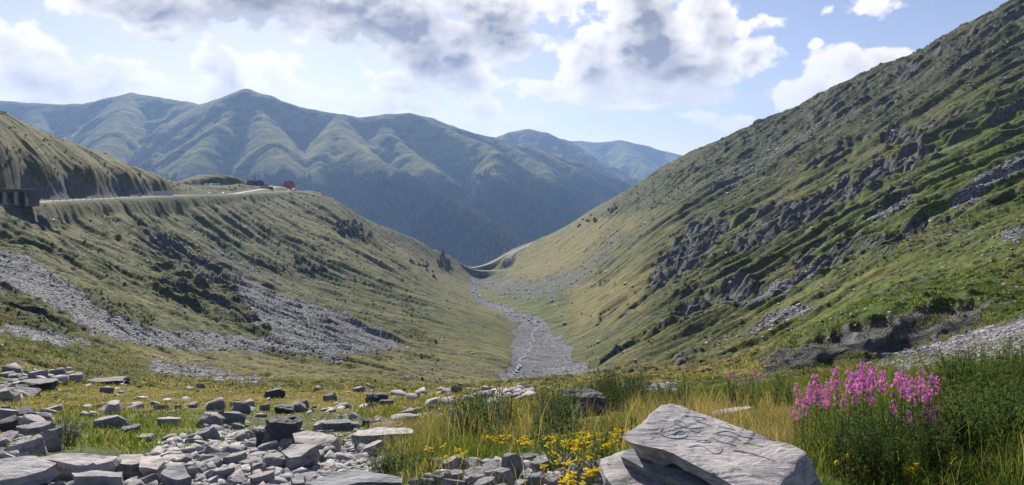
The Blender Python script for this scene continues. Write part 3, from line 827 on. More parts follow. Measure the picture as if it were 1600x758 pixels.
FZ = np.where(FY < 1500, FZ - (1500 - FY) * .5, FZ)
FNZ = slope_of(FX, FY, FZ)
def mountain_material():
    m, t, b = mat_new('mountain_material')
    p = pos_of(t)
    sp = t.new('ShaderNodeSeparateXYZ'); t.l.new(p, sp.inputs[0])
    n1 = t.noise(p, .004, 6, .65); n2 = t.noise(p, .02, 6, .7); n3 = t.noise(p, .08, 4, .7)
    hgt = t.math('ADD', sp.outputs[2], t.math('MULTIPLY', t.math('SUBTRACT', n1, .5), 330))
    forest = t.ramp(hgt, 110, -20)  # real forest low down; carried higher to paint cloud shadow on the flanks
    grass = t.mix(t.ramp(n2, .35, .65), rgb(.09, .12, .02), rgb(.32, .285, .07))
    grass = t.mix(t.math('MULTIPLY', t.ramp(n3, .55, .7), .6), grass, rgb(.03, .045, .018))
    rockc = t.mix(n3, rgb(.09, .09, .09), rgb(.24, .22, .2))
    at = t.new('ShaderNodeAttribute', attribute_name='m1')
    s1 = t.new('ShaderNodeSeparateColor'); t.l.new(at.outputs['Color'], s1.inputs[0])
    grass = t.mix(t.math('MULTIPLY', s1.outputs[0], t.ramp(n3, .35, .6)), grass, rockc)
    c = t.mix(forest, grass, t.mix(n3, rgb(.014, .026, .012), rgb(.035, .055, .022)))
    t.l.new(c, b.inputs['Base Color']); b.inputs['Roughness'].default_value = 1
    b.inputs['Specular IOR Level'].default_value = .05
    set_bump(t, b, t.math('ADD', t.math('MULTIPLY', n3, 10), t.math('MULTIPLY', n2, 16)), .8, 1.0)
    return m
M_MOUNT = mountain_material()
FA = np.zeros(FX.shape + (4,)); FA[..., 0] = 1 - sstep(.55, .72, FNZ)
mount_o = grid_mesh('mountains', FX, FY, FZ, {'m1': FA}, M_MOUNT, label='hazy forested mountain ranges beyond the valley')
print('mountains', FX.shape, round(time.time() - T0, 1))

# ------------------------------------------------------------------ haze: the air of the valley
def build_haze():
    me = bpy.data.meshes.new('haze')
    bm = bmesh.new()
    bmesh.ops.create_cube(bm, size=1.0)
    z0 = float(min(FZ.min(), Z.min())) - 1.0; z1 = float(max(FZ.max(), Z.max())) + 60.0
    bmesh.ops.scale(bm, vec=(26000, 9900 + 300, z1 - z0), verts=bm.verts)
    bmesh.ops.translate(bm, vec=(0, (9900 - 300) / 2, (z0 + z1) / 2), verts=bm.verts)
    bm.to_mesh(me); bm.free()
    o = bpy.data.objects.new('haze', me); scene.collection.objects.link(o); o['kind'] = 'stuff'
    o['label'] = 'pale blue summer haze filling the valley air'
    m = bpy.data.materials.new('haze_material'); m.use_nodes = True
    for n in list(m.node_tree.nodes): m.node_tree.nodes.remove(n)
    t = NT(m.node_tree)
    v = t.new('ShaderNodeVolumePrincipled'); out = t.new('ShaderNodeOutputMaterial')
    v.inputs['Color'].default_value = rgb(.33, .54, 1.0)
    v.inputs['Density'].default_value = 0.88e-4
    v.inputs['Anisotropy'].default_value = 0.25
    t.l.new(v.outputs[0], out.inputs['Volume'])
    me.materials.append(m)
build_haze()
from mathutils import noise as mnoise
col = scene.collection
def tag(o, label=None, cat=None, group=None, kind=None):
    if label: o['label'] = label
    if cat: o['category'] = cat
    if group: o['group'] = group
    if kind: o['kind'] = kind
    return o
def link(name, me, parent=None, mat=None):
    o = bpy.data.objects.new(name, me)
    if mat is not None and me is not None and len(me.materials) == 0: me.materials.append(mat)
    col.objects.link(o)
    if parent is not None: o.parent = parent
    return o

def slate_material(name='slate_material', mul=1.0):
    m, t, b = mat_new(name)
    p = obj_of(t)
    oi = t.new('ShaderNodeObjectInfo'); rnd = oi.outputs['Random']
    ps = t.vmath('ADD', p, t.vmath('SCALE', (7.3, 3.1, 5.7), scale=rnd))
    n0 = t.noise(ps, 2.2, 5, .65, .3); n1 = t.noise(ps, 14, 6, .72, .2)
    lay = t.noise(t.mapping(ps, rot=(.02, .015, 0), scale=(2.2, 3.0, 26)), 1.0, 5, .65)
    scr = t.noise(t.mapping(ps, rot=(0, 0, .55), scale=(4, 38, 12)), 1.0, 5, .7)
    c = t.mix(t.ramp(n0, .28, .72), rgb(.24, .245, .26), rgb(.43, .415, .40))
    c = t.mix(t.math('MULTIPLY', t.ramp(n1, .46, .66), .65), c, rgb(.13, .135, .15))
    c = t.mix(t.math('MULTIPLY', t.ramp(scr, .52, .66), .40), c, rgb(.47, .455, .44))
    c = t.mix(t.math('MULTIPLY', t.ramp(lay, .54, .62), .5), c, rgb(.13, .125, .13))
    lic = t.math('MULTIPLY', t.ramp(t.noise(ps, 8.5, 6, .8), .56, .62), .6)
    c = t.mix(lic, c, rgb(.20, .21, .13))
    iron = t.math('MULTIPLY', t.ramp(t.noise(t.vmath('ADD', ps, (3, 9, 1)), 3.0, 4, .7), .58, .7), .45)
    c = t.mix(iron, c, rgb(.27, .18, .13))
    c = t.mix(1.0, c, t.mix(rnd, rgb(.58, .62, .70), rgb(1.18, 1.08, 1.04)), blend='MULTIPLY')
    if mul != 1.0: c = t.mix(1.0, c, rgb(mul, mul, mul), blend='MULTIPLY')
    t.l.new(c, b.inputs['Base Color'])
    b.inputs['Roughness'].default_value = .78; b.inputs['Specular IOR Level'].default_value = .3
    h = t.math('ADD', t.math('MULTIPLY', n1, .35), t.math('MULTIPLY', scr, .35))
    h = t.math('ADD', h, t.math('MULTIPLY', lay, .6))
    h = t.math('ADD', h, t.math('MULTIPLY', t.noise(ps, 60, 3, .7), .12))
    set_bump(t, b, h, .75, .035)
    return m
M_SLATE = slate_material('slate_material', 1.12); M_SLATE_PALE = slate_material('pale_slate_material', 1.22)
def dark_slate():
    m, t, b = mat_new('dark_slate_material')
    p = obj_of(t)
    n0 = t.noise(t.mapping(p, scale=(2, 2, 9)), 1.6, 6, .7, .5); n1 = t.noise(p, 18, 4, .7)
    c = t.mix(t.ramp(n0, .3, .7), rgb(.035, .037, .045), rgb(.115, .115, .13))
    c = t.mix(t.math('MULTIPLY', t.ramp(n1, .55, .68), .5), c, rgb(.20, .20, .20))
    t.l.new(c, b.inputs['Base Color']); b.inputs['Roughness'].default_value = .8
    set_bump(t, b, t.math('ADD', n0, t.math('MULTIPLY', n1, .3)), .8, .05)
    return m
M_DSLATE = dark_slate()

def refine(bm, L, it=5):
    for _ in range(it):
        bmesh.ops.triangulate(bm, faces=bm.faces[:])
        es = [e for e in bm.edges if e.calc_length() > L]
        if not es: break
        bmesh.ops.subdivide_edges(bm, edges=es, cuts=1)
    bmesh.ops.triangulate(bm, faces=bm.faces[:])

def rock_mesh(name, seed, flat=.5, cuts=11, L=.16, rough=.035, layer=.05, low=False):
    """unit-size angular block (about 1 wide, z from 0 up to `flat`)"""
    rd = random.Random(seed)
    bm = bmesh.new()
    bmesh.ops.create_cube(bm, size=1.0)
    bmesh.ops.scale(bm, vec=(1, rd.uniform(.62, .95), flat), verts=bm.verts)
    for k in range(cuts):
        n = Vector((rd.uniform(-1, 1), rd.uniform(-1, 1), rd.uniform(-.45, 1.0) * (1.0 if flat > .4 else .55))).normalized()
        ext = max(v.co.dot(n) for v in bm.verts)
        d = ext * rd.uniform(.64, .95)
        r = bmesh.ops.bisect_plane(bm, geom=bm.verts[:] + bm.edges[:] + bm.faces[:], plane_co=n * d, plane_no=n, clear_outer=True)
        es = [e for e in r['geom_cut'] if isinstance(e, bmesh.types.BMEdge)]
        if es:
            try: bmesh.ops.contextual_create(bm, geom=es)
            except Exception: pass
    if not low:
        refine(bm, L, 5)
        bm.normal_update()
        off = Vector((seed * 3.7, seed * 1.3, seed * .7))
        for v in bm.verts:
            c = v.co; n = v.normal
            a = mnoise.fractal(c * 3.2 + off, .6, 2.1, 4)
            lz = mnoise.noise(Vector((c.x * 1.2, c.y * 1.2, c.z * 22 / max(flat, .15) * .35)) + off)
            side = 1 - abs(n.z)
            v.co += n * (a * rough + lz * layer * side)
    else:
        bmesh.ops.triangulate(bm, faces=bm.faces[:])
    zmin = min(v.co.z for v in bm.verts)
    bmesh.ops.translate(bm, vec=(0, 0, -zmin), verts=bm.verts)
    me = bpy.data.meshes.new(name); bm.to_mesh(me); bm.free()
    return me

PROTO = {}
for i in range(7): PROTO[('block', i)] = rock_mesh('boulder', 11 + i, .72, 12, .13)
for i in range(7): PROTO[('slab', i)] = rock_mesh('boulder', 31 + i, .30, 9, .12, .022, .04)
for i in range(3): PROTO[('plate', i)] = rock_mesh('boulder', 51 + i, .14, 8, .12, .012, .02)
for me in PROTO.values(): me.materials.append(M_SLATE)
DPROTO = {}
for i in range(4):
    DPROTO[i] = rock_mesh('boulder', 71 + i, .8, 9, .11, .05, .07); DPROTO[i].materials.append(M_DSLATE)

occupied = []      # (x, y, r) of placed rocks, for plants and smaller stones
def put_rock(px, py, w, h, label, kind='block', var=0, rz=0.0, tilt=(0, 0), group=None, cat='rock', name='boulder', dark=False, sink=.26):
    g = ray_to_ground(px, py)
    if g is None: return None
    if px < 700 and not dark: w *= .86; h *= .92
    wm = w / F * g.y; hm = h / F * g.y
    me = DPROTO[var % 4] if dark else PROTO[(kind, var % (3 if kind == 'plate' else 7))]
    zs = [v.co.z for v in me.vertices]; H = max(zs)
    o = link(name, me)
    o.location = (g.x, g.y + wm * .35, ground(g.x, g.y + wm * .35)[0] - hm * sink)
    o.scale = (wm, wm * .9, hm * (1 + sink) / H)
    # keep the visible foot on its row
    o.location.z = min(o.location.z, g.z + .02) if True else o.location.z
    o.rotation_euler = (tilt[0] + random.uniform(-.12, .12), tilt[1] + random.uniform(-.14, .14), rz)
    tag(o, label, cat, group)
    occupied.append((g.x, g.y + wm * .35, wm * .42))
    return o

# --- slabs with their own outline ---------------------------------------------
ALL_SLABS = []
def slab(name, pts, zf, bottom, label, cat, L=.06, mat=None, wob=.012, seed=0, group=None, side_mat=None):
    """pts: photo outline of the top face; zf(x_index, py)->z height of that corner; bottom: list of (dx,dy,dz) or one tuple"""
    vs = []
    for i, (px, py) in enumerate(pts):
        z = zf[i] if isinstance(zf, (list, tuple)) else zf
        d = -z * F / (py - HZ)
        vs.append(Vector(((px - CX) / F * d, d, z)))
    c = sum(vs, Vector()) / len(vs)
    bm = bmesh.new()
    top = [bm.verts.new(v - c) for v in vs]
    bot = []
    for i, v in enumerate(vs):
        b_ = bottom[i] if isinstance(bottom, list) else bottom
        inward = (c - v); inward.z = 0
        bot.append(bm.verts.new(v - c + Vector((b_[0], b_[1], b_[2])) + inward * (.05 if isinstance(bottom, tuple) else 0)))
    bm.faces.new(top)
    bm.faces.new(list(reversed(bot)))
    n = len(top)
    for i in range(n):
        bm.faces.new((top[i], bot[i], bot[(i + 1) % n], top[(i + 1) % n]))
    bmesh.ops.recalc_face_normals(bm, faces=bm.faces[:])
    refine(bm, L, 7)
    bm.normal_update()
    off = Vector((seed * 5.1, seed * 2.3, 1.7))
    for v in bm.verts:
        p = v.co; nn = v.normal
        a = mnoise.fractal(p * 4.5 + off, .65, 2.1, 4)
        lz_ = mnoise.noise(Vector((p.x * 1.5, p.y * 1.5, p.z * 34 / max(wob * 90, .5))) + off); st = (math.floor(lz_ * 5) / 5) * (1 - abs(nn.z)) * wob * 4.5
        # thin flakes lifted off the top
        fl = mnoise.noise(Vector((p.x * 2.2 + p.y * 1.0, p.y * 4.2 - p.x * 1.8, 0)) + off)
        q_ = fl * 4.5; fr_ = q_ - math.floor(q_); step = ((math.floor(q_) + min(1, max(0, (fr_ - .8) / .2))) / 4.5) * wob * 3.0 * max(nn.z, 0)
        v.co += nn * (a * wob * .7 + st) + Vector((0, 0, step))
    me = bpy.data.meshes.new(name); bm.to_mesh(me); bm.free()
    me.materials.append(mat or M_SLATE)
    o = bpy.data.objects.new(name, me); col.objects.link(o); o.location = c
    tag(o, label, cat, group)
    r = max((v - c).length for v in vs)
    occupied.append((c.x, c.y, r * .8))
    return o

def plane_z(pts, z0, gy=0.0, gx=0.0, ref=None):
    """z for each outline pixel on the plane z = z0 + gy*(y-y0) + gx*(x-x0)"""
    rx, ry = ref or (0, 0)
    out = []
    for px, py in pts:
        u, e = (px - CX) / F, (HZ - py) / F
        # e*d = z0 + gy*(d-ry) + gx*(u*d-rx)
        d = (z0 - gy * ry - gx * rx) / (e - gy - gx * u)
        out.append(e * d)
    return out

BIG = [(970,682),(985,673),(1002,664),(1010,655),(1018,643),(1031,635),(1046,632),(1062,634),(1080,641),(1110,650),(1140,660),(1170,671),(1200,682),(1228,689),(1243,697),(1262,712),
       (1246,722),(1240,738),(1226,748),(1212,766),(1196,772),(1160,765),(1128,748),(1105,737),(1075,722),(1052,708),(1036,702),(1008,697),(985,691)]
bz = plane_z(BIG, -1.30, .10, -.02, (1.0, 3.8))
bb = []
for i, (px, py) in enumerate(BIG):
    if 13 <= i <= 20: bb.append((.21, -.05 if i > 15 else .02, -.42))
    elif i <= 1 or i >= 27: bb.append((.07, .07, -.07))
    elif i > 20: bb.append((.02, .06, -.075))
    else: bb.append((0, -.05, -.22))
big = slab('carved_slab', BIG, bz, bb, 'large flat pale slate slab with carved lettering, resting on broken slabs', 'rock slab', L=.024, wob=.006, seed=3, mat=M_SLATE_PALE)

def carve(o, strokes, w=.0055, name='carved_lettering', dark=((.19, .195, .22), (.29, .29, .31))):
    """scratched strokes: shallow dark ribbons that follow the slab's face"""
    import mathutils
    bvh = mathutils.bvhtree.BVHTree.FromPolygons([v.co.copy() for v in o.data.vertices], [p.vertices[:] for p in o.data.polygons])
    bm = bmesh.new()
    for st in strokes:
        pts = []
        for (zx, zy) in st:
            px, py = 930 + zx / 5.493, 620 + zy / 5.493
            d = Vector(((px - CX) / F, 1, (HZ - py) / F)).normalized()
            hit, nrm, idx, dist = bvh.ray_cast(-o.location, d)
            if hit is not None: pts.append(hit)
        if len(pts) < 2: continue
        dense = []
        for a, b_ in zip(pts[:-1], pts[1:]):
            k = max(2, int((b_ - a).length / .012))
            for j in range(k): dense.append(a.lerp(b_, j / k))
        dense.append(pts[-1])
        for _ in range(4):
            dense = [dense[0]] + [(dense[i - 1] + dense[i] * 2 + dense[i + 1]) / 4 for i in range(1, len(dense) - 1)] + [dense[-1]]
        prev = None
        for i, q in enumerate(dense):
            h2, n2, _, _ = bvh.ray_cast(q + Vector((0, 0, .2)), Vector((0, 0, -1)))
            if h2 is None: h2 = q
            t = (dense[min(i + 1, len(dense) - 1)] - dense[max(i - 1, 0)]).normalized()
            s = t.cross(Vector((0, 0, 1))).normalized() * w * (0.75 + .35 * math.sin(i * .35))
            up = Vector((0, 0, .0022))
            a = bm.verts.new(h2 + s + up); b_ = bm.verts.new(h2 - s + up)
            a2 = bm.verts.new(h2 + s - up * 2); b2 = bm.verts.new(h2 - s - up * 2)
            if prev:
                bm.faces.new((prev[0], a, b_, prev[1])); bm.faces.new((prev[2], a2, a, prev[0])); bm.faces.new((prev[1], b_, b2, prev[3]))
            prev = (a, b_, a2, b2)
    me = bpy.data.meshes.new(name); bm.to_mesh(me); bm.free()
    m, t, b = mat_new('carving_material')
    t.l.new(t.mix(t.noise(obj_of(t), 60, 3), rgb(*dark[0]), rgb(*dark[1])), b.inputs['Base Color']); b.inputs['Roughness'].default_value = .9
    return link(name, me, o, m)
carve(big, [
 [(575,278),(545,285),(548,310),(590,342),(660,355),(750,357),(798,338),(790,312),(745,292)],
 [(745,292),(712,285),(690,300),(662,322)],[(712,310),(735,325),(752,318)],
 [(930,262),(880,263),(830,272),(770,262),(700,243),(662,222),(672,200),(715,196),(750,215),(780,250),(830,295),(900,312),(908,295),(885,268)],
 [(765,160),(820,163),(900,178),(940,182)],[(820,165),(870,205),(930,225),(1000,252)],
 [(1055,256),(1120,264),(1200,286)],[(1190,280),(1150,246),(1235,244)],
 [(1015,320),(1060,298),(1110,290),(1165,297),(1230,330),(1290,352),(1345,356)],
 [(1035,322),(1150,332),(1200,348),(1250,378)],[(1012,352),(1060,385),(1130,398),(1210,418)],
 [(868,382),(890,367),(935,374),(985,371),(992,384),(950,398),(895,398),(868,384)],
 [(805,436),(850,414),(915,418),(965,455),(1010,490),(1048,496),(1082,462),(1078,432)],
 [(1130,210),(1180,228),(1250,262),(1330,290)],
])
CRACKS = [[(1180,462),(1215,460),(1290,478),(1350,487),(1400,512),(1450,522),(1535,552)], [(1270,400),(1340,405),(1400,425),(1440,432)]]
for k_, st_ in enumerate(CRACKS):
    carve(big, [st_], .003 + .003 * (k_ == 0), 'crack', ((.08, .065, .06), (.15, .13, .12)))
LOW_A = [(938,724),(946,714),(962,708),(985,703),(1000,708),(1012,735),(1050,752),(1090,775),(1130,800),(1010,830),(965,770),(944,745)]
slab('slate_slab', LOW_A, plane_z(LOW_A, -1.50, .05, -.04, (.6, 3.6)), (.03, .03, -.26), 'grey blocky slab under the carved slab, at its lower left corner', 'rock slab', L=.05, wob=.012, seed=8)
LOW_B = [(972,714),(983,705),(1008,701),(1035,704),(1062,711),(1092,725),(1130,746),(1175,772),(1210,795),(1150,812),(1095,775),(1052,748),(1010,733)]
slab('slate_slab', LOW_B, plane_z(LOW_B, -1.44, .06, -.03, (.7, 3.5)), (.02, .04, -.07), 'thin tilted grey plate wedged just under the carved slab', 'rock slab', L=.045, wob=.010, seed=9)

# slabs of the lower left rubble
SL = [
 ('long pale pink slate slab with a dark overhang, lower left foreground', [(58,716),(95,707),(150,705),(186,707),(178,716),(150,724),(118,728),(90,722)], .10),
 ('broad whitish slab at the bottom left corner beside small green weeds', [(-60,735),(0,718),(55,712),(90,722),(70,734),(30,745),(-20,752)], .08),
 ('pale squared slab right of the long pink slab', [(186,708),(224,709),(222,722),(205,727),(178,722)], .09),
 ('smooth grey slab with a straight edge, third right of the long pink slab', [(222,712),(242,712),(256,723),(245,735),(220,733)], .08),
 ('pale rose slab in the rubble between grey plates', [(262,722),(288,722),(300,740),(278,748),(248,738)], .07),
 ('dark edged flat slab in front of the long pink slab', [(112,738),(150,736),(192,736),(190,744),(150,746),(118,746)], .09),
 ('large pale flat slab beside the big dark boulder', [(458,678),(480,673),(505,674),(528,684),(516,694),(490,697),(462,692)], .12),
 ('wavy grey slab with a dark hollow below the pale flat slab', [(436,700),(455,691),(478,690),(496,697),(470,712),(452,714)], .12),
 ('long grey slab with a dark streaked face at the bottom edge of the view', [(480,756),(520,741),(556,732),(600,738),(630,744),(628,752),(560,756),(520,766)], .12),
 ('whitish flat slab cut by the bottom edge, left of centre', [(398,756),(420,751),(436,752),(434,766),(400,770)], .08),
 ('blocky pale slab near the bottom edge with a squared front', [(452,740),(476,738),(478,750),(455,752)], .10),
 ('small flat pale slab in the rubble below the big dark boulder', [(405,712),(432,707),(436,714),(412,719)], .05),
]
for i, (lb, pts, th) in enumerate(SL):
    cx = sum(p[0] for p in pts) / len(pts); cyy = max(p[1] for p in pts)
    g = ray_to_ground(cx, min(cyy + 4, 1400))
    z = g.z + th * g.y / 4.5 * 1.9
    slab('slate_slab', pts, plane_z(pts, z, .05 + .03 * math.sin(i * 2.3), .03 * math.cos(i * 1.7), (g.x, g.y)), (.01, .02, -th * g.y / 4.5 * 1.9), lb, 'rock slab', L=.06 * g.y / 4.5, wob=.011 * g.y / 4.5, seed=20 + i)

# single boulders: photo column, photo row of the foot, width, height
B = [
 (167,669,52,20,'dark rounded boulder with a pale cap in the meadow at left','block',0,.3,0),
 (198,677,34,12,'low blue grey stone at the foot of the dark rounded boulder','slab',1,.5,0),
 (226,690,27,11,'pale flat topped stone alone in the green meadow','slab',2,-.3,0),
 (256,666,44,14,'jagged grey stone in the meadow, left of the large domed one','slab',3,.2,0),
 (322,669,42,24,'large domed grey boulder at the meadow edge','block',1,-.4,0),
 (318,691,42,22,'pinkish angular boulder at the upper edge of the rubble','block',2,.8,0),
 (360,663,38,19,'stack of split grey rock right of the domed boulder','block',3,.1,0),
 (383,684,24,13,'small pale block at the edge of the green grass tongue','block',4,.6,0),
 (366,637,20,11,'rough grey rock in the dry grass, left one of a touching pair','block',5,0,0),
 (387,637,22,12,'bluish rock in the dry grass, right one of a touching pair','block',6,1.0,0),
 (300,637,19,10,'small bluish stone in the dry meadow','block',0,1.6,0),
 (277,639,11,7,'tiny dark stone in the dry meadow','block',1,.3,0),
 (36,713,54,30,'tilted pinkish slab with one sharp edge near the left border','slab',4,.5,0),
 (30,682,36,19,'pointed bluish rock near the left border','block',3,2.0,0),
 (70,705,36,38,'upright mossy grey rock at left, tallest there','block',5,.5,0),
 (6,674,24,18,'dark broken rock on the left border','block',2,1.2,1),
 (112,596,28,14,'whitish rock on the brow at left','block',6,.4,0),
 (56,590,30,11,'pale low rock beside the dry grass brow at left','slab',5,.2,0),
 (155,598,58,12,'long dark flat rock on the brow, right of the whitish rock','slab',6,.1,1),
 (38,611,74,13,'long dark flat outcrop near the left border','slab',0,-.1,1),
 (8,628,30,22,'pale green lichened rock on the left border','block',4,.2,0),
 (434,703,64,50,'big dark block boulder standing over the rubble','block',0,.25,1),
 (445,704,26,19,'rounded dark grey stone leaning on the big dark boulder','block',1,.9,0),
 (411,700,30,30,'dark rock touching the left side of the big dark boulder','block',2,.4,1),
 (426,623,28,14,'dark boulder in the dry meadow with a pale stone beside it','block',3,.6,1),
 (513,626,24,14,'grey squat boulder in the middle meadow','block',2,.9,0),
 (585,633,34,18,'dark domed boulder in the middle meadow','block',1,.2,1),
 (603,633,20,8,'flat dark stone touching the domed boulder on its right','slab',2,.2,1),
 (440,646,32,11,'low black wedge of rock in the meadow','slab',1,0,1),
 (411,641,17,11,'grey stone left of the low black wedge','block',5,.7,0),
 (651,624,10,10,'small dark upright stone on the meadow','block',4,0,1),
 (676,648,15,15,'black cubic stone on the brow of the flowery bank','block',3,.2,1),
 (756,625,28,12,'wide grey boulder among stones near the centre brow','block',6,.3,0),
 (721,629,12,6,'little dark stone left of the wide grey boulder','slab',3,.3,1),
 (497,675,32,17,'grey rock with a pale upright flake, behind the flat slab','block',5,1.3,0),
 (524,674,50,17,'long broken grey rock behind the pale flat slab','slab',4,.1,0),
 (574,672,24,16,'pair of black chips stacked above the mossy mound','block',0,.4,1),
 (593,672,27,12,'pale wedge stone beside the black chips','slab',5,.2,0),
 (630,664,50,16,'wide layered grey rock at the top of the rubble','slab',6,.2,0),
 (651,662,13,9,'black stone leaning on the wide layered rock','block',2,0,1),
 (637,669,12,8,'small black stone below the wide layered rock','block',1,0,1),
 (661,676,26,9,'pale oval flat stone at the right end of the rubble','slab',2,0,0),
 (590,705,120,34,'broad mossy grey mound of rock right of the flat slab','slab',3,.1,0),
 (428,737,54,26,'blocky blue grey rock in the lower rubble','block',6,.2,0),
 (402,742,30,17,'dark angular stone in the lower rubble, left of the blue grey one','block',3,.9,0),
 (677,731,32,15,'grey rock among yellow flowers, low centre','slab',1,.5,0),
 (684,759,24,18,'white streaked pointed rock on the bottom edge','block',2,.4,0),
 (702,762,14,24,'narrow upright grey rock on the bottom edge','block',4,.2,0),
 (665,764,26,14,'low pale rock on the bottom edge left of the pointed one','slab',0,.2,0),
 (648,766,24,20,'greenish grey rock on the bottom edge beside the dark long slab','block',5,.1,0),
 (766,739,34,18,'brown faced stone on the left side of the pale stone heap','block',1,.3,0),
 (802,748,38,36,'highest pale block of the stone heap below the yellow flowers','block',3,.7,0),
 (827,726,24,16,'flat pale stone at the back of the stone heap among yellow flowers','slab',4,.2,0),
 (850,741,32,20,'rounded pale boulder at the right of the stone heap','block',0,.5,0),
 (838,762,32,18,'pale stone on the bottom edge right of the heap','block',6,.2,0),
 (818,758,26,20,'smooth pale stone in front of the highest block','block',2,1.2,0),
 (776,764,44,28,'wide cracked pale rock at the front of the stone heap','block',5,.2,0),
 (866,764,24,18,'small pale stone beside the green herbs at the heap end','block',4,.8,0),
 (745,768,40,22,'pale rock on the bottom edge left of the wide cracked rock','block',1,.8,0),
 (906,651,84,38,'dark squared rock outcrop with a pale top behind the tall weeds','slab',5,.05,1),
 (922,665,9,9,'small white stone in the grass right of the pointed one','block',1,.4,0),
 (972,643,14,8,'small pale stone in green herbs behind the carved slab','block',5,.5,0),
 (1151,655,66,14,'low pale rock half hidden in dry yellow grass','slab',6,.1,0),
 (560,612,22,9,'grey rock at the far edge of the middle meadow','block',2,.3,0),
 (800,625,30,10,'cluster rock of bluish grey on the centre brow','slab',1,.3,0),
]
for (px, py, w, h, lb, k, v, rz, dk) in B:
    put_rock(px, py, w, h, lb, k, v, rz, ((v % 3 - 1) * .06, (v % 2) * .08 - .04), dark=bool(dk))
# the pointed white stone is its own shape
def white_stone():
    g = ray_to_ground(903, 653)
    w = 17 / F * g.y; h = 25 / F * g.y
    bm = bmesh.new()
    ring = [(-.5, -.2), (-.1, -.35), (.45, -.2), (.5, .15), (0, .3), (-.45, .15)]
    lv = [(0, 1.0, 0), (.45, .82, .04), (.8, .42, .14), (1.0, .06, .16)]
    prev = None
    for (t_, s, sh) in lv:
        cur = [bm.verts.new(((x * s + sh) * w, y * s * w, t_ * h)) for x, y in ring]
        if prev:
            for i in range(6): bm.faces.new((prev[i], prev[(i + 1) % 6], cur[(i + 1) % 6], cur[i]))
        prev = cur
    bm.faces.new(prev)
    refine(bm, w * .2, 3)
    for v in bm.verts: v.co += v.normal * mnoise.noise(v.co * 18) * w * .05
    me = bpy.data.meshes.new('pointed_stone'); bm.to_mesh(me); bm.free()
    m, t, b = mat_new('white_stone_material')
    t.l.new(t.mix(t.noise(obj_of(t), 12, 5, .7), rgb(.42, .44, .48), rgb(.72, .73, .75)), b.inputs['Base Color'])
    b.inputs['Roughness'].default_value = .8
    o = link('pointed_stone', me, None, m); o.location = g - Vector((0, 0, h * .08))
    tag(o, 'white pointed standing stone in front of the dark squared outcrop', 'rock')
white_stone()

# --- loose stones -----------------------------------------------------------------
LOWS = [rock_mesh('stone', 100 + i, [.42, .2, .13, .55, .28, .10, .34, .16][i], 9, low=True) for i in range(8)]
LOWV = []
for me in LOWS:
    v = np.array([x.co[:] for x in me.vertices]); f = np.array([p.vertices[:] for p in me.polygons]); LOWV.append((v, f))
MEDS = [rock_mesh('stone', 130 + i, [.5, .24, .15, .6, .32, .19][i], 11, .16, .018, .03) for i in range(6)]
for me in MEDS: me.materials.append(M_SLATE)

def poly_rand(poly, rd):
    xs = [p[0] for p in poly]; ys = [p[1] for p in poly]
    for _ in range(60):
        x, y = rd.uniform(min(xs), max(xs)), rd.uniform(min(ys), max(ys))
        if poly_sd(np.array([float(x)]), np.array([float(y)]), poly)[0] > 0: return x, y
    return xs[0], ys[0]
rd = random.Random(5)
cands = []   # (x, y, z, size_m, px_size)
def scatter(poly, n, smin, smax, pw=2.2, dmax=1e9, region_name='meadow'):
    for _ in range(n):
        px, py = poly_rand(poly, rd)
        g = ray_to_ground(px, py)
        if g is None or g.y > dmax: continue
        s = smin + (smax - smin) * rd.random() ** pw
        if region_name == 'slope': s = min(s / F * g.y, 3.0)
        cands.append((g.x, g.y, g.z, s, s * F / g.y, region_name))
# the front rubble
RUB = [(0,690),(60,712),(130,722),(215,716),(245,694),(335,662),(430,668),(600,690),(600,790),(0,800)]
scatter([(330,642),(700,640),(700,655),(610,695),(350,680)], 190, .04, .20, 3.2, region_name='rubble')
scatter([(0,640),(90,650),(110,690),(0,700)], 90, .05, .4, 2.4, region_name='rubble')
scatter(RUB, 3400, .016, .14, 3.6, region_name='rubble')
scatter([(0,725),(250,735),(560,720),(620,800),(0,800)], 3000, .012, .10, 3.0, region_name='rubble')
scatter([(330,665),(560,675),(600,700),(560,760),(300,760),(240,710)], 600, .03, .18, 3.4, region_name='rubble')
scatter([(640,760),(700,728),(800,716),(860,705),(935,726),(945,800),(620,800)], 700, .03, .17, 2.2, region_name='heap')
scatter([(0,600),(400,600),(860,600),(840,625),(680,655),(420,645),(0,655)], 380, .05, .42, 4.0, region_name='meadow')
scatter([(560,612),(860,604),(850,625),(640,650),(560,640)], 150, .08, .55, 3.0, region_name='meadow')
scatter([(770,612),(820,604),(840,622),(785,630)], 120, .2, .6, 2.0, region_name='meadow')
scatter([(0,580),(110,575),(120,592),(60,612),(0,630)], 80, .2, .8, 2.4, region_name='meadow')
scatter([(570,655),(700,645),(720,665),(600,700)], 120, .08, .35, 2.0, region_name='meadow')
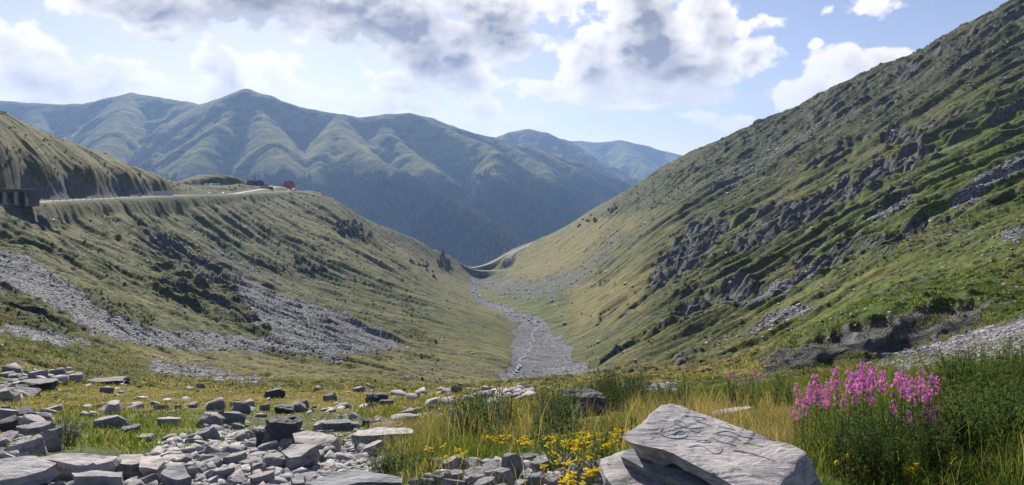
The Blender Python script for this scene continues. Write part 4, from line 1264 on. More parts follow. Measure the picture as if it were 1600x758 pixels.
# flanks
for si_, (poly, d0, d1, val) in enumerate(SCREE):
    if d0 < 30: continue
    xs = [p[0] for p in poly]; ys = [p[1] for p in poly]
    area = (max(xs) - min(xs)) * (max(ys) - min(ys)) * .5
    n = int(min(area * .085 * val, 2000))
    for _ in range(n):
        px, py = poly_rand(poly, rd); g = ray_to_ground(px, py)
        if g is None or not (d0 < g.y < d1 * 1.1): continue
        s = (1.2 + 4.6 * rd.random() ** 4) / F * g.y
        s = min(s, 2.6) * (.55 if si_ in (1, 5, 18) else .85)
        cands.append((g.x, g.y, g.z, s, s * F / g.y, 'scree'))
scatter([(0,340),(400,330),(700,430),(800,560),(500,600),(0,560)], 600, 1.3, 6, 3.8, region_name='slope')
scatter([(840,430),(1200,230),(1600,60),(1600,480),(1300,520),(1000,590),(900,560)], 1000, 1.2, 7.5, 4.4, region_name='slope')
scatter([(950,590),(1050,560),(1200,500),(1600,330),(1600,470),(1200,570)], 500, 1.3, 7, 3.6, region_name='slope')
scatter([(1360,575),(1450,540),(1600,502),(1600,560),(1450,572)], 2200, .02, .11, 2.2, region_name='gravel')
# not inside the named rocks
occ = np.array(occupied)
keep = []
for c in cands:
    d = np.hypot(occ[:, 0] - c[0], occ[:, 1] - c[1]) - (c[3] * .4 if c[3] > .07 else 0)
    if (d < occ[:, 2] * .75).any() and c[5] in ('rubble', 'heap', 'meadow'): continue
    keep.append(c)
keep.sort(key=lambda c: -c[4])
GL = {'rubble': ('angular grey stone lying loose in the rubble at the lower left', 'stones of the lower left rubble'),
      'heap': ('pale angular stone in the heap below the yellow flowers', 'stones of the pale heap'),
      'meadow': ('grey stone lying in the dry meadow beyond the rubble', 'stones scattered over the meadow'),
      'scree': ('pale block in the scree on the valley side', 'blocks of the scree'),
      'slope': ('weathered grey boulder on the grassy mountainside', 'boulders on the grassy slopes'),
      'gravel': ('small grey stone on the gravel track', 'stones of the gravel track')}
N_IND = 225
nm_of = {'rubble': 'rubble_stone', 'heap': 'heap_stone', 'meadow': 'meadow_stone', 'scree': 'scree_block', 'slope': 'slope_boulder', 'gravel': 'gravel_stone'}
SHORT = [(434, 690, 'big dark boulder'), (490, 688, 'large pale flat slab'), (465, 705, 'wavy grey slab'), (130, 716, 'long pale pink slab'), (30, 735, 'broad whitish corner slab'),
         (240, 722, 'smooth grey slab'), (275, 735, 'pale rose slab'), (322, 660, 'domed grey boulder'), (318, 682, 'pinkish angular boulder'), (36, 700, 'tilted pinkish slab at left'),
         (70, 680, 'upright mossy rock'), (560, 750, 'dark streaked slab'), (590, 690, 'mossy rock mound'), (428, 728, 'blocky blue grey rock'), (802, 735, 'highest block of the pale heap'),
         (776, 752, 'wide cracked pale rock'), (585, 625, 'domed dark boulder in the meadow'), (426, 618, 'dark boulder in the dry meadow'), (167, 662, 'dark rounded boulder'), (756, 620, 'wide grey boulder of the brow'),
         (905, 640, 'dark squared outcrop'), (155, 596, 'long dark flat rock of the brow'), (38, 608, 'long dark flat outcrop'), (630, 658, 'wide layered grey rock'), (510, 622, 'squat grey boulder')]
ORD = ['nearest', 'second nearest', 'third nearest', 'fourth nearest', 'fifth nearest', 'sixth nearest', 'seventh nearest', 'eighth nearest', 'ninth nearest', 'tenth nearest']
def rel_labels(items):
    inf = []
    for i, c in enumerate(items):
        px, py = CX + F * c[0] / c[1], HZ - F * c[2] / c[1]
        k = min(range(len(SHORT)), key=lambda j: math.hypot(px - SHORT[j][0], (py - SHORT[j][1]) * 1.6))
        dx, dy = px - SHORT[k][0], py - SHORT[k][1]
        rel = ('right of' if dx > 0 else 'left of') if abs(dx) > abs(dy) * 1.4 else ('in front of' if dy > 0 else 'behind')
        inf.append((k, rel, math.hypot(dx, dy), i))
    out = {}
    from collections import defaultdict
    gr = defaultdict(list)
    for k, rel, d, i in inf: gr[(k, rel)].append((d, i))
    for (k, rel), L_ in gr.items():
        L_.sort()
        for n, (d, i) in enumerate(L_):
            sz = items[i][4]; szw = 'big' if sz > 34 else 'middling' if sz > 22 else 'small'
            if n < 10: out[i] = f'{szw} stone {rel} the {SHORT[k][2]}, {ORD[n]} there'
    return out
ind = keep[:N_IND]
rl = rel_labels([c if c[5] in ('rubble', 'heap', 'meadow') else c for c in ind])
for ii, c in enumerate(ind):
    me = MEDS[rd.randrange(6)]
    o = link(nm_of[c[5]], me)
    s = c[3]
    o.scale = (s, s * rd.uniform(.7, 1.1), s * rd.uniform(.7, 1.1))
    o.location = (c[0], c[1], c[2] - s * .13)
    o.rotation_euler = (rd.uniform(-.35, .35), rd.uniform(-.35, .35), rd.uniform(0, 6.28))
    lb, gp = GL[c[5]]
    if c[5] in ('rubble', 'heap', 'meadow') and ii in rl: lb = rl[ii]
    tag(o, lb, 'stone', gp)
def merged_stones(name, items, label):
    VV = []; FF = []; n0 = 0
    for c in items:
        v, f = LOWV[rd.randrange(8)]
        s = c[3]
        Rm = np.array(Matrix.Rotation(rd.uniform(0, 6.28), 3, 'Z') @ Matrix.Rotation(rd.uniform(-.5, .5), 3, 'X') @ Matrix.Rotation(rd.uniform(-.4, .4), 3, 'Y'))
        w = (v * np.array([s, s * rd.uniform(.7, 1.2), s * rd.uniform(.7, 1.2)])) @ Rm.T + np.array([c[0], c[1], c[2] - s * .10])
        VV.append(w); FF.append(f + n0); n0 += len(v)
    V_ = np.concatenate(VV).astype(np.float32); F_ = np.concatenate(FF).astype(np.int32)
    me = tri_mesh(name, V_, F_)
    me.materials.append(M_STONES)
    o = link(name, me); tag(o, label, kind='stuff'); return o
def tri_mesh(name, V_, F_, k=3, attr=None):
    me = bpy.data.meshes.new(name)
    me.vertices.add(len(V_)); me.vertices.foreach_set('co', V_.reshape(-1).astype(np.float32))
    me.loops.add(len(F_) * k); me.polygons.add(len(F_))
    me.loops.foreach_set('vertex_index', F_.reshape(-1).astype(np.int32))
    me.polygons.foreach_set('loop_start', np.arange(0, len(F_) * k, k, dtype=np.int32))
    me.update(calc_edges=True)
    if attr is not None:
        a = me.attributes.new('tint', 'FLOAT_COLOR', 'POINT'); a.data.foreach_set('color', attr.astype(np.float32).reshape(-1))
    return me
def stones_material():
    m, t, b = mat_new('loose_stone_material')
    p = pos_of(t)
    g = t.new('ShaderNodeNewGeometry'); rnd = g.outputs['Random Per Island']
    n = t.noise(p, 7, 6, .75); n2 = t.noise(t.mapping(p, rot=(.3, .2, .4), scale=(9, 30, 30)), 1.0, 4, .7)
    c = t.mix(rnd, rgb(.15, .155, .175), rgb(.50, .47, .45))
    rr = t.math('FRACT', t.math('MULTIPLY', rnd, 7.3))
    c = t.mix(t.math('MULTIPLY', t.math('GREATER_THAN', rr, .72), .55), c, rgb(.27, .21, .19))
    c = t.mix(t.math('MULTIPLY', t.ramp(n, .42, .66), .6), c, rgb(.10, .10, .115))
    c = t.mix(t.math('MULTIPLY', t.ramp(n2, .5, .64), .4), c, rgb(.42, .41, .40))
    t.l.new(c, b.inputs['Base Color']); b.inputs['Roughness'].default_value = .85
    set_bump(t, b, t.math('ADD', n, t.math('MULTIPLY', n2, .5)), .9, .03)
    return m
M_STONES = stones_material()
rest = keep[N_IND:]
merged_stones('small_rubble', [c for c in rest if c[5] in ('rubble', 'heap', 'meadow', 'gravel')], 'countless small slate chips between the larger stones')
merged_stones('scree_stones', [c for c in rest if c[5] in ('scree', 'slope')], 'countless loose stones strewn over the far slopes')
print('stones', len(keep), round(time.time() - T0, 1))
# ------------------------------------------------------------------ buildings, gallery, vehicles
def plain(name, c, rough=.7, metal=0.0, vary=.12, scale=3.0):
    m, t, b = mat_new(name)
    n = t.noise(obj_of(t), scale, 4, .65)
    lo = tuple(max(x * (1 - vary), 0) for x in c); hi = tuple(min(x * (1 + vary), 1) for x in c)
    t.l.new(t.mix(n, rgb(*lo), rgb(*hi)), b.inputs['Base Color'])
    b.inputs['Roughness'].default_value = rough; b.inputs['Metallic'].default_value = metal
    return m
MB_ = dict(
 red=plain('red_cladding', (.62, .045, .07)), redroof=plain('red_roof_sheet', (.40, .03, .055), .5), white=plain('white_render', (.75, .73, .70)),
 glass=plain('window_glass', (.03, .035, .045), .12), concrete=plain('weathered_concrete', (.34, .32, .30), .9, vary=.45, scale=.6),
 cdark=plain('stained_concrete', (.10, .095, .09), .95, vary=.5, scale=.5), grey=plain('grey_sheet', (.27, .29, .33), .85, vary=.08, scale=1), wall=plain('stone_wall', (.25, .24, .235), .9, vary=.3),
 wood=plain('dark_timber', (.06, .045, .035), .8), rail=plain('galvanised_steel', (.45, .46, .48), .4, .6), turf=plain('roof_turf', (.12, .11, .035), .95, vary=.4, scale=1.5),
 tyre=plain('tyre_rubber', (.02, .02, .02), .8), carw=plain('white_car_paint', (.75, .76, .78), .25), caro=plain('sand_car_paint', (.55, .36, .17), .3), carg=plain('silver_car_paint', (.45, .47, .50), .25), card=plain('dark_car_paint', (.05, .055, .07), .2), carb=plain('blue_car_paint', (.06, .09, .2), .25),
 lamp=plain('lamp_glass', (.8, .78, .7), .2), tail=plain('tail_lamp', (.4, .02, .02), .3), skin=plain('rider_clothes', (.04, .04, .05), .8))
def bxm(bm, x0, x1, y0, y1, z0, z1):
    vs = [bm.verts.new((x, y, z)) for x in (x0, x1) for y in (y0, y1) for z in (z0, z1)]
    for f in ((0, 1, 3, 2), (4, 6, 7, 5), (0, 4, 5, 1), (2, 3, 7, 6), (0, 2, 6, 4), (1, 5, 7, 3)): bm.faces.new([vs[i] for i in f])
def part(name, mat, parent, fn, bevel=0):
    bm = bmesh.new(); fn(bm)
    bmesh.ops.recalc_face_normals(bm, faces=bm.faces[:])
    if bevel: bmesh.ops.bevel(bm, geom=bm.edges[:], offset=bevel, segments=1, affect='EDGES')
    me = bpy.data.meshes.new(name); bm.to_mesh(me); bm.free()
    return link(name, me, parent, mat)
def empty(name, loc, rz, label, cat, group=None):
    o = bpy.data.objects.new(name, None); col.objects.link(o); o.location = loc; o.rotation_euler = (0, 0, rz)
    o.empty_display_size = .5
    return tag(o, label, cat, group)
def at(px, py, d): return Vector(((px - CX) / F * d, d, (HZ - py) / F * d))
def box_part(name, mat, parent, *b): return part(name, mat, parent, lambda bm: bxm(bm, *b))
def gable(bm, x0, x1, y0, y1, z0, z1, over=.4, th=.15):
    """gable roof, ridge along x"""
    ym = (y0 + y1) / 2
    for s, ye in ((-1, y0 - over), (1, y1 + over)):
        a = [(x0 - over, ye, z0), (x1 + over, ye, z0), (x1 + over, ym, z1), (x0 - over, ym, z1)]
        lo = [bm.verts.new(p) for p in a]; hi = [bm.verts.new((p[0], p[1], p[2] + th)) for p in a]
        bm.faces.new(lo); bm.faces.new(hi)
        for i in range(4): bm.faces.new((lo[i], lo[(i + 1) % 4], hi[(i + 1) % 4], hi[i]))
def gwall(bm, x0, x1, y0, y1, z0, z1, zr):
    ym = (y0 + y1) / 2
    bm2 = [(x0, y0, z0), (x0, y1, z0), (x0, y1, z1), (x0, ym, zr), (x0, y0, z1)]
    A = [bm.verts.new(p) for p in bm2]; Bv = [bm.verts.new((x1, p[1], p[2])) for p in bm2]
    bm.faces.new(A); bm.faces.new(Bv)
    for i in range(5): bm.faces.new((A[i], A[(i + 1) % 5], Bv[(i + 1) % 5], Bv[i]))

def add_window(parent, x, z, w, h, y):
    f = part('window', MB_['white'], parent, lambda bm: [bxm(bm, x - w / 2, x + w / 2, y - .06, y - .003, z, z + .12), bxm(bm, x - w / 2, x + w / 2, y - .06, y - .003, z + h - .12, z + h), bxm(bm, x - w / 2, x - w / 2 + .12, y - .06, y - .003, z + .12, z + h - .12), bxm(bm, x + w / 2 - .12, x + w / 2, y - .06, y - .003, z + .12, z + h - .12)])
    box_part('pane', MB_['glass'], f, x - w / 2 + .12, x + w / 2 - .12, y - .03, y - .004, z + .12, z + h - .12)
    return f
# red mountain cabin
c0 = at(451, 299.5, 735); c0.z = min(c0.z, ground(c0.x, c0.y)[0] + .2)
gh = ground(c0.x, c0.y)[0]
cab = empty('mountain_cabin', (c0.x, c0.y, gh), -.15, 'tall bright red mountain cabin on the edge of the ridge', 'cabin')
ztop = (HZ - 283.5) / F * 735 - gh
part('wall', MB_['red'], cab, lambda bm: gwall(bm, -4.2, 4.2, -4.5, 4.5, -2, ztop * .62, ztop * .97))
part('roof', MB_['redroof'], cab, lambda bm: gable(bm, -4.2, 4.2, -4.5, 4.5, ztop * .60, ztop))
for zx in (.12, .36):
    for x in (-2.6, 0, 2.6): add_window(cab, x, ztop * zx, 1.3, 1.4, -4.5)
box_part('door', MB_['wood'], cab, 3.0, 4.0, -4.57, -4.503, 0, 2.1)
box_part('chimney', MB_['wall'], cab, 1.2, 2.0, 1.0, 1.8, ztop * .7, ztop * 1.08)
anx = empty('annex_house', (c0.x - 6.9, c0.y - .5, gh), -.15, 'small white fronted house touching the left side of the red cabin', 'house')
part('wall', MB_['white'], anx, lambda bm: gwall(bm, -2.2, 2.4, -3, 3, -2, ztop * .35, ztop * .6))
part('roof', MB_['redroof'], anx, lambda bm: gable(bm, -2.2, 2.4, -3, 3, ztop * .34, ztop * .62, .3))
add_window(anx, 0, ztop * .12, 1.2, 1.2, -3)

# roadside shelter with a long grey roof
c1 = at(252, 307.6, 428)
sh = empty('roadside_shelter', c1, .05, 'long low grey roofed shelter beside the road below the dark cliff', 'shelter')
part('roof', MB_['grey'], sh, lambda bm: [bm.faces.new([bm.verts.new(p) for p in q]) for q in [((-6.9, -2.6, 1.1), (6.9, -2.6, 1.1), (6.5, 1.6, 3.35), (-6.5, 1.6, 3.35)), ((-6.9, -2.6, .95), (-6.5, 1.6, 3.2), (6.5, 1.6, 3.2), (6.9, -2.6, .95)), ((-6.9, -2.6, .95), (6.9, -2.6, .95), (6.9, -2.6, 1.1), (-6.9, -2.6, 1.1)), ((-6.5, 1.6, 3.2), (-6.5, 1.6, 3.35), (6.5, 1.6, 3.35), (6.5, 1.6, 3.2))]])
box_part('wall', MB_['cdark'], sh, -6.2, 6.2, -1.2, 1.6, -.6, 1.3)
for k in range(7): box_part('post', MB_['wall'], sh, -6.4 + k * 2.1, -6.15 + k * 2.1, -2.5, -2.2, -.6, 1.0)

# avalanche gallery on the left edge
c2 = at(-4, 318.6, 252)
ga = empty('avalanche_gallery', c2, .20, 'weathered concrete avalanche gallery with turf on its roof at the left border', 'gallery')
part('roof', MB_['cdark'], ga, lambda bm: bxm(bm, -34, 11.4, -2.8, 5.5, 4.05, 4.75))
part('turf', MB_['turf'], ga, lambda bm: [bxm(bm, -34 + k * 3.2, -34 + k * 3.2 + 3.3, -2.2, 5.2, 4.752, 5.0 + .30 * abs(math.sin(k * 1.9))) for k in range(14)])
part('back_wall', MB_['cdark'], ga, lambda bm: bxm(bm, -34, 11.0, 4.6, 5.4, -1, 4.05))
for k in range(13):
    x = -31 + k * 3.4
    part('pillar', MB_['concrete'], ga, lambda bm: [bm.faces.new(f) for f in (lambda v: [(v[0], v[1], v[3], v[2]), (v[4], v[6], v[7], v[5]), (v[0], v[4], v[5], v[1]), (v[2], v[3], v[7], v[6]), (v[0], v[2], v[6], v[4]), (v[1], v[5], v[7], v[3])])([bm.verts.new(p) for p in ((x, -2.9, -.8), (x - .35, -2.4, 4.05), (x, -1.3, -.8), (x - .35, -1.3, 4.05), (x + 1.0, -2.9, -.8), (x + .75, -2.4, 4.05), (x + 1.0, -1.3, -.8), (x + .75, -1.3, 4.05))])])
box_part('end_wall', MB_['cdark'], ga, 10.0, 11.2, -2.6, 4.4, -1, 4.05)

# huts on the shoulder
def hut(px, py, d, w, h, dep, label, mw, mr, rz=0, nwin=2, name='hut'):
    p = at(px, py, d); p.z = ground(p.x, p.y)[0]
    e = empty(name, p, rz, label, 'hut')
    part('wall', mw, e, lambda bm: gwall(bm, -w / 2, w / 2, -dep / 2, dep / 2, -1.5, h * .6, h * .97))
    part('roof', mr, e, lambda bm: gable(bm, -w / 2, w / 2, -dep / 2, dep / 2, h * .58, h, .35))
    for k in range(nwin): add_window(e, -w / 2 + (k + .5) * w / nwin, h * .2, .9, .9, -dep / 2)
    return e
hut(391, 290, 662, 5, 4.2, 5, 'dark timber hut with a pitched roof left on the shoulder', MB_['wood'], MB_['cdark'], .3)
hut(404, 290, 666, 7, 5.5, 6, 'dark hut with the tallest roof among those on the shoulder', MB_['wood'], MB_['wood'], -.2)
hut(414, 290.5, 672, 5.5, 3.4, 5, 'low pale walled hut at the right end of the shoulder', MB_['wall'], MB_['wood'], .1)
def mast(px, d, h):
    p = at(px, 290, d); p.z = ground(p.x, p.y)[0]
    e = empty('radio_mast', p, 0, 'thin dark mast standing beside the huts on the shoulder', 'mast')
    part('pole', MB_['wood'], e, lambda bm: bxm(bm, -.22, .22, -.22, .22, -1, h))
    part('crossbar', MB_['wood'], e, lambda bm: bxm(bm, -1.0, 1.0, -.1, .1, h * .85, h * .85 + .22))
mast(398, 664, 8.5)
rw = at(412, 294.5, 648)
rwall = part('retaining_wall', MB_['cdark'], None, lambda bm: bxm(bm, -9, 9, -.5, .5, -3, 1.2)); rwall.location = rw; rwall.rotation_euler = (0, 0, -.2)
tag(rwall, 'dark stone retaining wall below the huts', 'wall')

# cars
def car_mesh_parts(root, paint, L=4.3, W=1.75, H=1.48, van=False):
    prof = [(-L / 2, .35), (-L / 2, .78), (-L / 2 + .12, .9), (-L * .26, .98), (-L * .13, H * .96), (L * .02, H), (L * .27, H * .95), (L * .42, .98), (L / 2 - .02, .92), (L / 2, .6), (L / 2, .35)]
    if van: prof = [(-L / 2, .35), (-L / 2, .95), (-L * .40, 1.15), (-L * .30, H * .95), (-L * .24, H), (L * .48, H), (L / 2, H * .9), (L / 2, .35)]
    def body(bm):
        A = []; B_ = []; n = len(prof)
        for x, z in prof:
            s = W / 2 * (1 if z < 1.0 else .86)
            A.append(bm.verts.new((x, -s, z))); B_.append(bm.verts.new((x, s, z)))
        bm.faces.new(A); bm.faces.new(B_)
        for i in range(n): bm.faces.new((A[i], A[(i + 1) % n], B_[(i + 1) % n], B_[i]))
    b = part('body', paint, root, body, .04)
    for s in (-1, 1):
        y = s * (W / 2 * .93)
        part('side_window', MB_['glass'], root, lambda bm: bxm(bm, -L * .12, L * .30, min(y, y + s * .03), max(y, y + s * .03), 1.0, H * .9))
        part('headlight', MB_['lamp'], root, lambda bm: bxm(bm, -L / 2 - .03, -L / 2 + .05, s * W * .38 - .16, s * W * .38 + .16, .62, .76))
        part('tail_light', MB_['tail'], root, lambda bm: bxm(bm, L / 2 - .05, L / 2 + .03, s * W * .38 - .14, s * W * .38 + .14, .66, .84))
    for sx in (-L * .31, L * .31):
        for s in (-1, 1):
            def wh(bm):
                bmesh.ops.create_cone(bm, cap_ends=True, segments=16, radius1=.33, radius2=.33, depth=.2)
                bmesh.ops.rotate(bm, verts=bm.verts, matrix=Matrix.Rotation(math.pi / 2, 3, 'X'))
                bmesh.ops.translate(bm, verts=bm.verts, vec=(sx, s * (W / 2 - .08), .33))
            w_ = part('wheel', MB_['tyre'], root, wh)
            def hub(bm):
                bmesh.ops.create_cone(bm, cap_ends=True, segments=12, radius1=.19, radius2=.19, depth=.22)
                bmesh.ops.rotate(bm, verts=bm.verts, matrix=Matrix.Rotation(math.pi / 2, 3, 'X'))
                bmesh.ops.translate(bm, verts=bm.verts, vec=(sx, s * (W / 2 - .08), .33))
            part('rim', MB_['rail'], w_, hub)
def car(px, d, label, paint, road, rz=None, off=0, group=None, van=False):
    Q, hw = ROAD_SAMPLES[road]
    i = int(np.argmin(np.abs(CX + F * Q[:, 0] / Q[:, 1] - px)))
    tdir = Q[min(i + 1, len(Q) - 1)] - Q[max(i - 1, 0)]
    ang = math.atan2(tdir[1], tdir[0]) if rz is None else rz
    n = np.array([-math.sin(ang), math.cos(ang)])
    e = empty('van' if van else 'car', (Q[i, 0] + n[0] * off, Q[i, 1] + n[1] * off, Q[i, 2] + .06), ang, label, 'van' if van else 'car', group)
    if van: car_mesh_parts(e, paint, 5.2, 1.95, 2.3, True)
    else: car_mesh_parts(e, paint)
    return e
car(6, 250, 'white car in front of the concrete gallery at the left border', MB_['carw'], 'main' if False else 'mountain_road', off=-1.6)
car(324, 500, 'white car on the road right of the grey shelter', MB_['carw'], 'mountain_road', off=-1.6)
car(346, 530, 'sand coloured car on the road, farther along than the white one', MB_['caro'], 'mountain_road', off=-1.4)
for px, m_, lb in ((321, 'carg', 'silver car parked leftmost on the upper road'), (327, 'carw', 'white car parked second from the left on the upper road'), (334, 'carg', 'silver car parked in the middle of the upper road row'), (340, 'carb', 'blue car parked rightmost on the upper road')):
    car(px, 600, lb, MB_[m_], 'upper_road', off=-1.2, group='cars parked on the upper road')
car(462, 705, 'white van parked right of the red cabin', MB_['carw'], 'mountain_road', off=2.0, van=True)
car(455, 700, 'white car parked in front of the red cabin', MB_['carw'], 'mountain_road', off=1.5)
car(288, 490, 'white car far along the road just past the shelter', MB_['carw'], 'mountain_road', off=-1.6) if False else None
# two motorcycles with riders
def bike(px, label):
    Q, hw = ROAD_SAMPLES['mountain_road']
    i = int(np.argmin(np.abs(CX + F * Q[:, 0] / Q[:, 1] - px)))
    tdir = Q[i + 1] - Q[i - 1]; ang = math.atan2(tdir[1], tdir[0])
    e = empty('motorcycle', (Q[i, 0], Q[i, 1] - 1.4, Q[i, 2] + .06), ang, label, 'motorcycle', 'motorcycles on the road')
    for sx in (-.7, .7):
        def wh(bm):
            bmesh.ops.create_cone(bm, cap_ends=True, segments=14, radius1=.32, radius2=.32, depth=.14)
            bmesh.ops.rotate(bm, verts=bm.verts, matrix=Matrix.Rotation(math.pi / 2, 3, 'X')); bmesh.ops.translate(bm, verts=bm.verts, vec=(sx, 0, .32))
        part('wheel', MB_['tyre'], e, wh)
    part('frame', MB_['card'], e, lambda bm: bxm(bm, -.55, .6, -.16, .16, .42, .80), .05)
    part('fuel_tank', MB_['tail'], e, lambda bm: bxm(bm, -.35, .12, -.17, .17, .80, 1.0), .05)
    part('saddle', MB_['tyre'], e, lambda bm: bxm(bm, .12, .75, -.15, .15, .80, .90), .04)
    part('handlebar', MB_['rail'], e, lambda bm: bxm(bm, -.50, -.44, -.38, .38, 1.02, 1.08))
bike(219, 'motorcycle on the road left of the grey shelter, left one of two')
bike(224, 'motorcycle on the road left of the grey shelter, right one of two')
# guard posts along the road (tiny white marks)
def guard(px0, px1, road, off, label):
    Q, hw = ROAD_SAMPLES[road]
    pxs = CX + F * Q[:, 0] / Q[:, 1]
    sel = [i for i in range(len(Q)) if px0 < pxs[i] < px1]
    T = np.gradient(Q, axis=0); T[:, 2] = 0; T /= np.linalg.norm(T, axis=1, keepdims=True)
    def rail(bm):
        pr = None
        for i in sel:
            n = np.array([T[i, 1], -T[i, 0], 0]) * off
            p = Q[i] + n
            a = [bm.verts.new((p[0], p[1], p[2] + z)) for z in (.45, .78)]
            b_ = [bm.verts.new((p[0] + n[0] * .03, p[1] + n[1] * .03, p[2] + z)) for z in (.45, .78)]
            if pr: 
                bm.faces.new((pr[0], a[0], a[1], pr[1])); bm.faces.new((pr[2], pr[3], b_[1], b_[0])); bm.faces.new((pr[1], a[1], b_[1], pr[3])); bm.faces.new((pr[0], pr[2], b_[0], a[0]))
            pr = a + b_
    e = empty('guard_rail', (0, 0, 0), 0, label, 'guard rail')
    part('rail', MB_['rail'], e, rail)
    def posts(bm):
        for i in sel[::2]:
            p = Q[i] + np.array([T[i, 1], -T[i, 0], 0]) * (off * 1.05)
            bxm(bm, p[0] - .08, p[0] + .08, p[1] - .08, p[1] + .08, p[2] - .3, p[2] + .8)
    o = part('posts', MB_['rail'], e, posts); o['kind'] = 'stuff'
guard(62, 205, 'mountain_road', 3.9, 'thin steel guard rail along the road under the rock cliff')
# ------------------------------------------------------------------ plants
def leaf_material(name, c0, c1, trans=.35, scale=8):
    m = bpy.data.materials.new(name); m.use_nodes = True
    for n in list(m.node_tree.nodes): m.node_tree.nodes.remove(n)
    t = NT(m.node_tree)
    oi = t.new('ShaderNodeObjectInfo')
    n = t.noise(t.vmath('ADD', obj_of(t), t.vmath('SCALE', (9, 5, 3), scale=oi.outputs['Random'])), scale, 3, .6)
    c = t.mix(t.ramp(n, .3, .7), rgb(*c0), rgb(*c1))
    return finish_leaf(m, t, c, trans)
def finish_leaf(m, t, c, trans):
    d = t.new('ShaderNodeBsdfPrincipled'); t.l.new(c, d.inputs['Base Color']); d.inputs['Roughness'].default_value = .65; d.inputs['Specular IOR Level'].default_value = .04
    tr = t.new('ShaderNodeBsdfTranslucent'); t.l.new(t.mix(1.0, c, rgb(1.5, 1.45, .8), blend='MULTIPLY'), tr.inputs[0])
    mx = t.new('ShaderNodeMixShader'); mx.inputs[0].default_value = trans
    t.l.new(d.outputs[0], mx.inputs[1]); t.l.new(tr.outputs[0], mx.inputs[2])
    o = t.new('ShaderNodeOutputMaterial'); t.l.new(mx.outputs[0], o.inputs[0])
    return m
def tint_leaf(name, trans=.4):
    m = bpy.data.materials.new(name); m.use_nodes = True
    for n in list(m.node_tree.nodes): m.node_tree.nodes.remove(n)
    t = NT(m.node_tree); a = t.new('ShaderNodeAttribute', attribute_name='tint')
    return finish_leaf(m, t, a.outputs['Color'], trans)
M_GRASS = tint_leaf('grass_blade_material', .42)
M_STEM = leaf_material('stem_material', (.06, .08, .025), (.13, .12, .04), .1)
M_LEAF = leaf_material('leaf_material', (.05, .10, .025), (.11, .17, .04), .35)
M_LEAF2 = leaf_material('dark_leaf_material', (.035, .07, .02), (.075, .12, .032), .3)
M_PINK = leaf_material('fireweed_petal_material', (.44, .10, .50), (.64, .25, .70), .35, 30)
M_YEL = leaf_material('ragwort_petal_material', (.80, .60, .01), (.88, .74, .02), .25, 30)
M_BROWN = leaf_material('seed_spike_material', (.04, .035, .018), (.09, .06, .03), .1)
M_WHITE = leaf_material('white_flower_material', (.6, .6, .58), (.75, .75, .72), .2)

def in_rock(x, y, occ=np.array(occupied), k=.8):
    return bool((np.hypot(occ[:, 0] - x, occ[:, 1] - y) < occ[:, 2] * k).any())
# the low ground in front of the squared outcrop and the ragwort patch keeps short turf
for px_, d_, r_ in [(903, 10.5, 1.1), (905, 9.2, .8), (900, 8.2, .5)]:
    occupied.append(((px_ - CX) / F * d_, d_, r_))
def low_patch(x, y):
    px = CX + F * x / y
    return 1 - .75 * sstep(735, 770, px) * (1 - sstep(960, 985, px)) * sstep(4.0, 4.4, y) * (1 - sstep(6.6, 7.2, y))

def grass_field(name, n, u0, u1, y0, y1, h0, h1, w, mat, label, dens=None, colorf=None, segs=2, seed=0, clump=.0, lean=.6):
    r = np.random.default_rng(seed)
    u = r.uniform(u0, u1, n * 2); yy = np.sqrt(r.uniform(y0 ** 2, y1 ** 2, n * 2)); x = u * yy
    if clump > 0:
        cn = fbm(x / clump, yy / clump, 2, seed + 300)
        keepm = r.random(len(x)) < sstep(-.35, .25, cn) * .85 + .15
        x, yy = x[keepm], yy[keepm]
    sc_ = mask_at(m_scree, x, yy)
    k = r.random(len(x)) > np.minimum(sc_ * 1.5, .90)
    x, yy = x[k], yy[k]
    if dens is not None:
        k = r.random(len(x)) < dens(x, yy); x, yy = x[k], yy[k]
    ko = np.ones(len(x), bool)
    for (ox, oy, orr) in occupied:
        if oy > y1 + 3: continue
        ko &= np.hypot(x - ox, yy - oy) > orr * .85
    x, yy = x[ko][:n], yy[ko][:n]
    m = len(x)
    z = ground(x, yy)
    hn = fbm(x / .9, yy / .9, 2, seed + 7)
    h = (h0 + (h1 - h0) * r.random(m) ** 1.5) * (1 + .5 * hn) * (1 + .45 * fbm(x / 3, yy / 3, 2, seed + 17))
    ww = w * (.6 + .8 * r.random(m))
    ang = r.uniform(0, 2 * np.pi, m); la = r.uniform(0, 2 * np.pi, m) ; ln = h * lean * (.3 + r.random(m) * 1.3)
    dx, dy = np.cos(ang) * ww * .5, np.sin(ang) * ww * .5
    lx, ly = np.cos(la) * ln, np.sin(la) * ln
    base = np.stack([x, yy, z - .02], 1)
    D_ = np.stack([dx, dy, dx * 0], 1)
    mid = base + np.stack([lx * .35, ly * .35, h * .6], 1)
    tip = base + np.stack([lx, ly, h * (1 - .12 * (ln / h))], 1)
    V_ = np.stack([base - D_, base + D_, mid + D_ * .75, mid - D_ * .75, tip], 1).reshape(-1, 3)
    i0 = np.arange(m)[:, None] * 5
    Ft = np.concatenate([i0 + [0, 1, 2], i0 + [0, 2, 3], i0 + [3, 2, 4]], 0)
    c = colorf(x, yy, r)
    tip_c = c * np.array([1.15, 1.1, 1.0]); 
    C = np.repeat(c[:, None, :], 5, 1); C[:, 4] = tip_c
    C = np.concatenate([C.reshape(-1, 3), np.ones((m * 5, 1))], 1)
    me = tri_mesh(name, V_, Ft, 3, C); me.materials.append(mat)
    o = link(name, me); tag(o, label, kind='stuff')
    print(name, m)
    return o
GR = np.array([[.055, .095, .02], [.085, .125, .028], [.13, .165, .04]])
DR = np.array([[.19, .18, .065], [.26, .235, .095], [.33, .30, .16], [.24, .17, .11], [.33, .26, .19]])
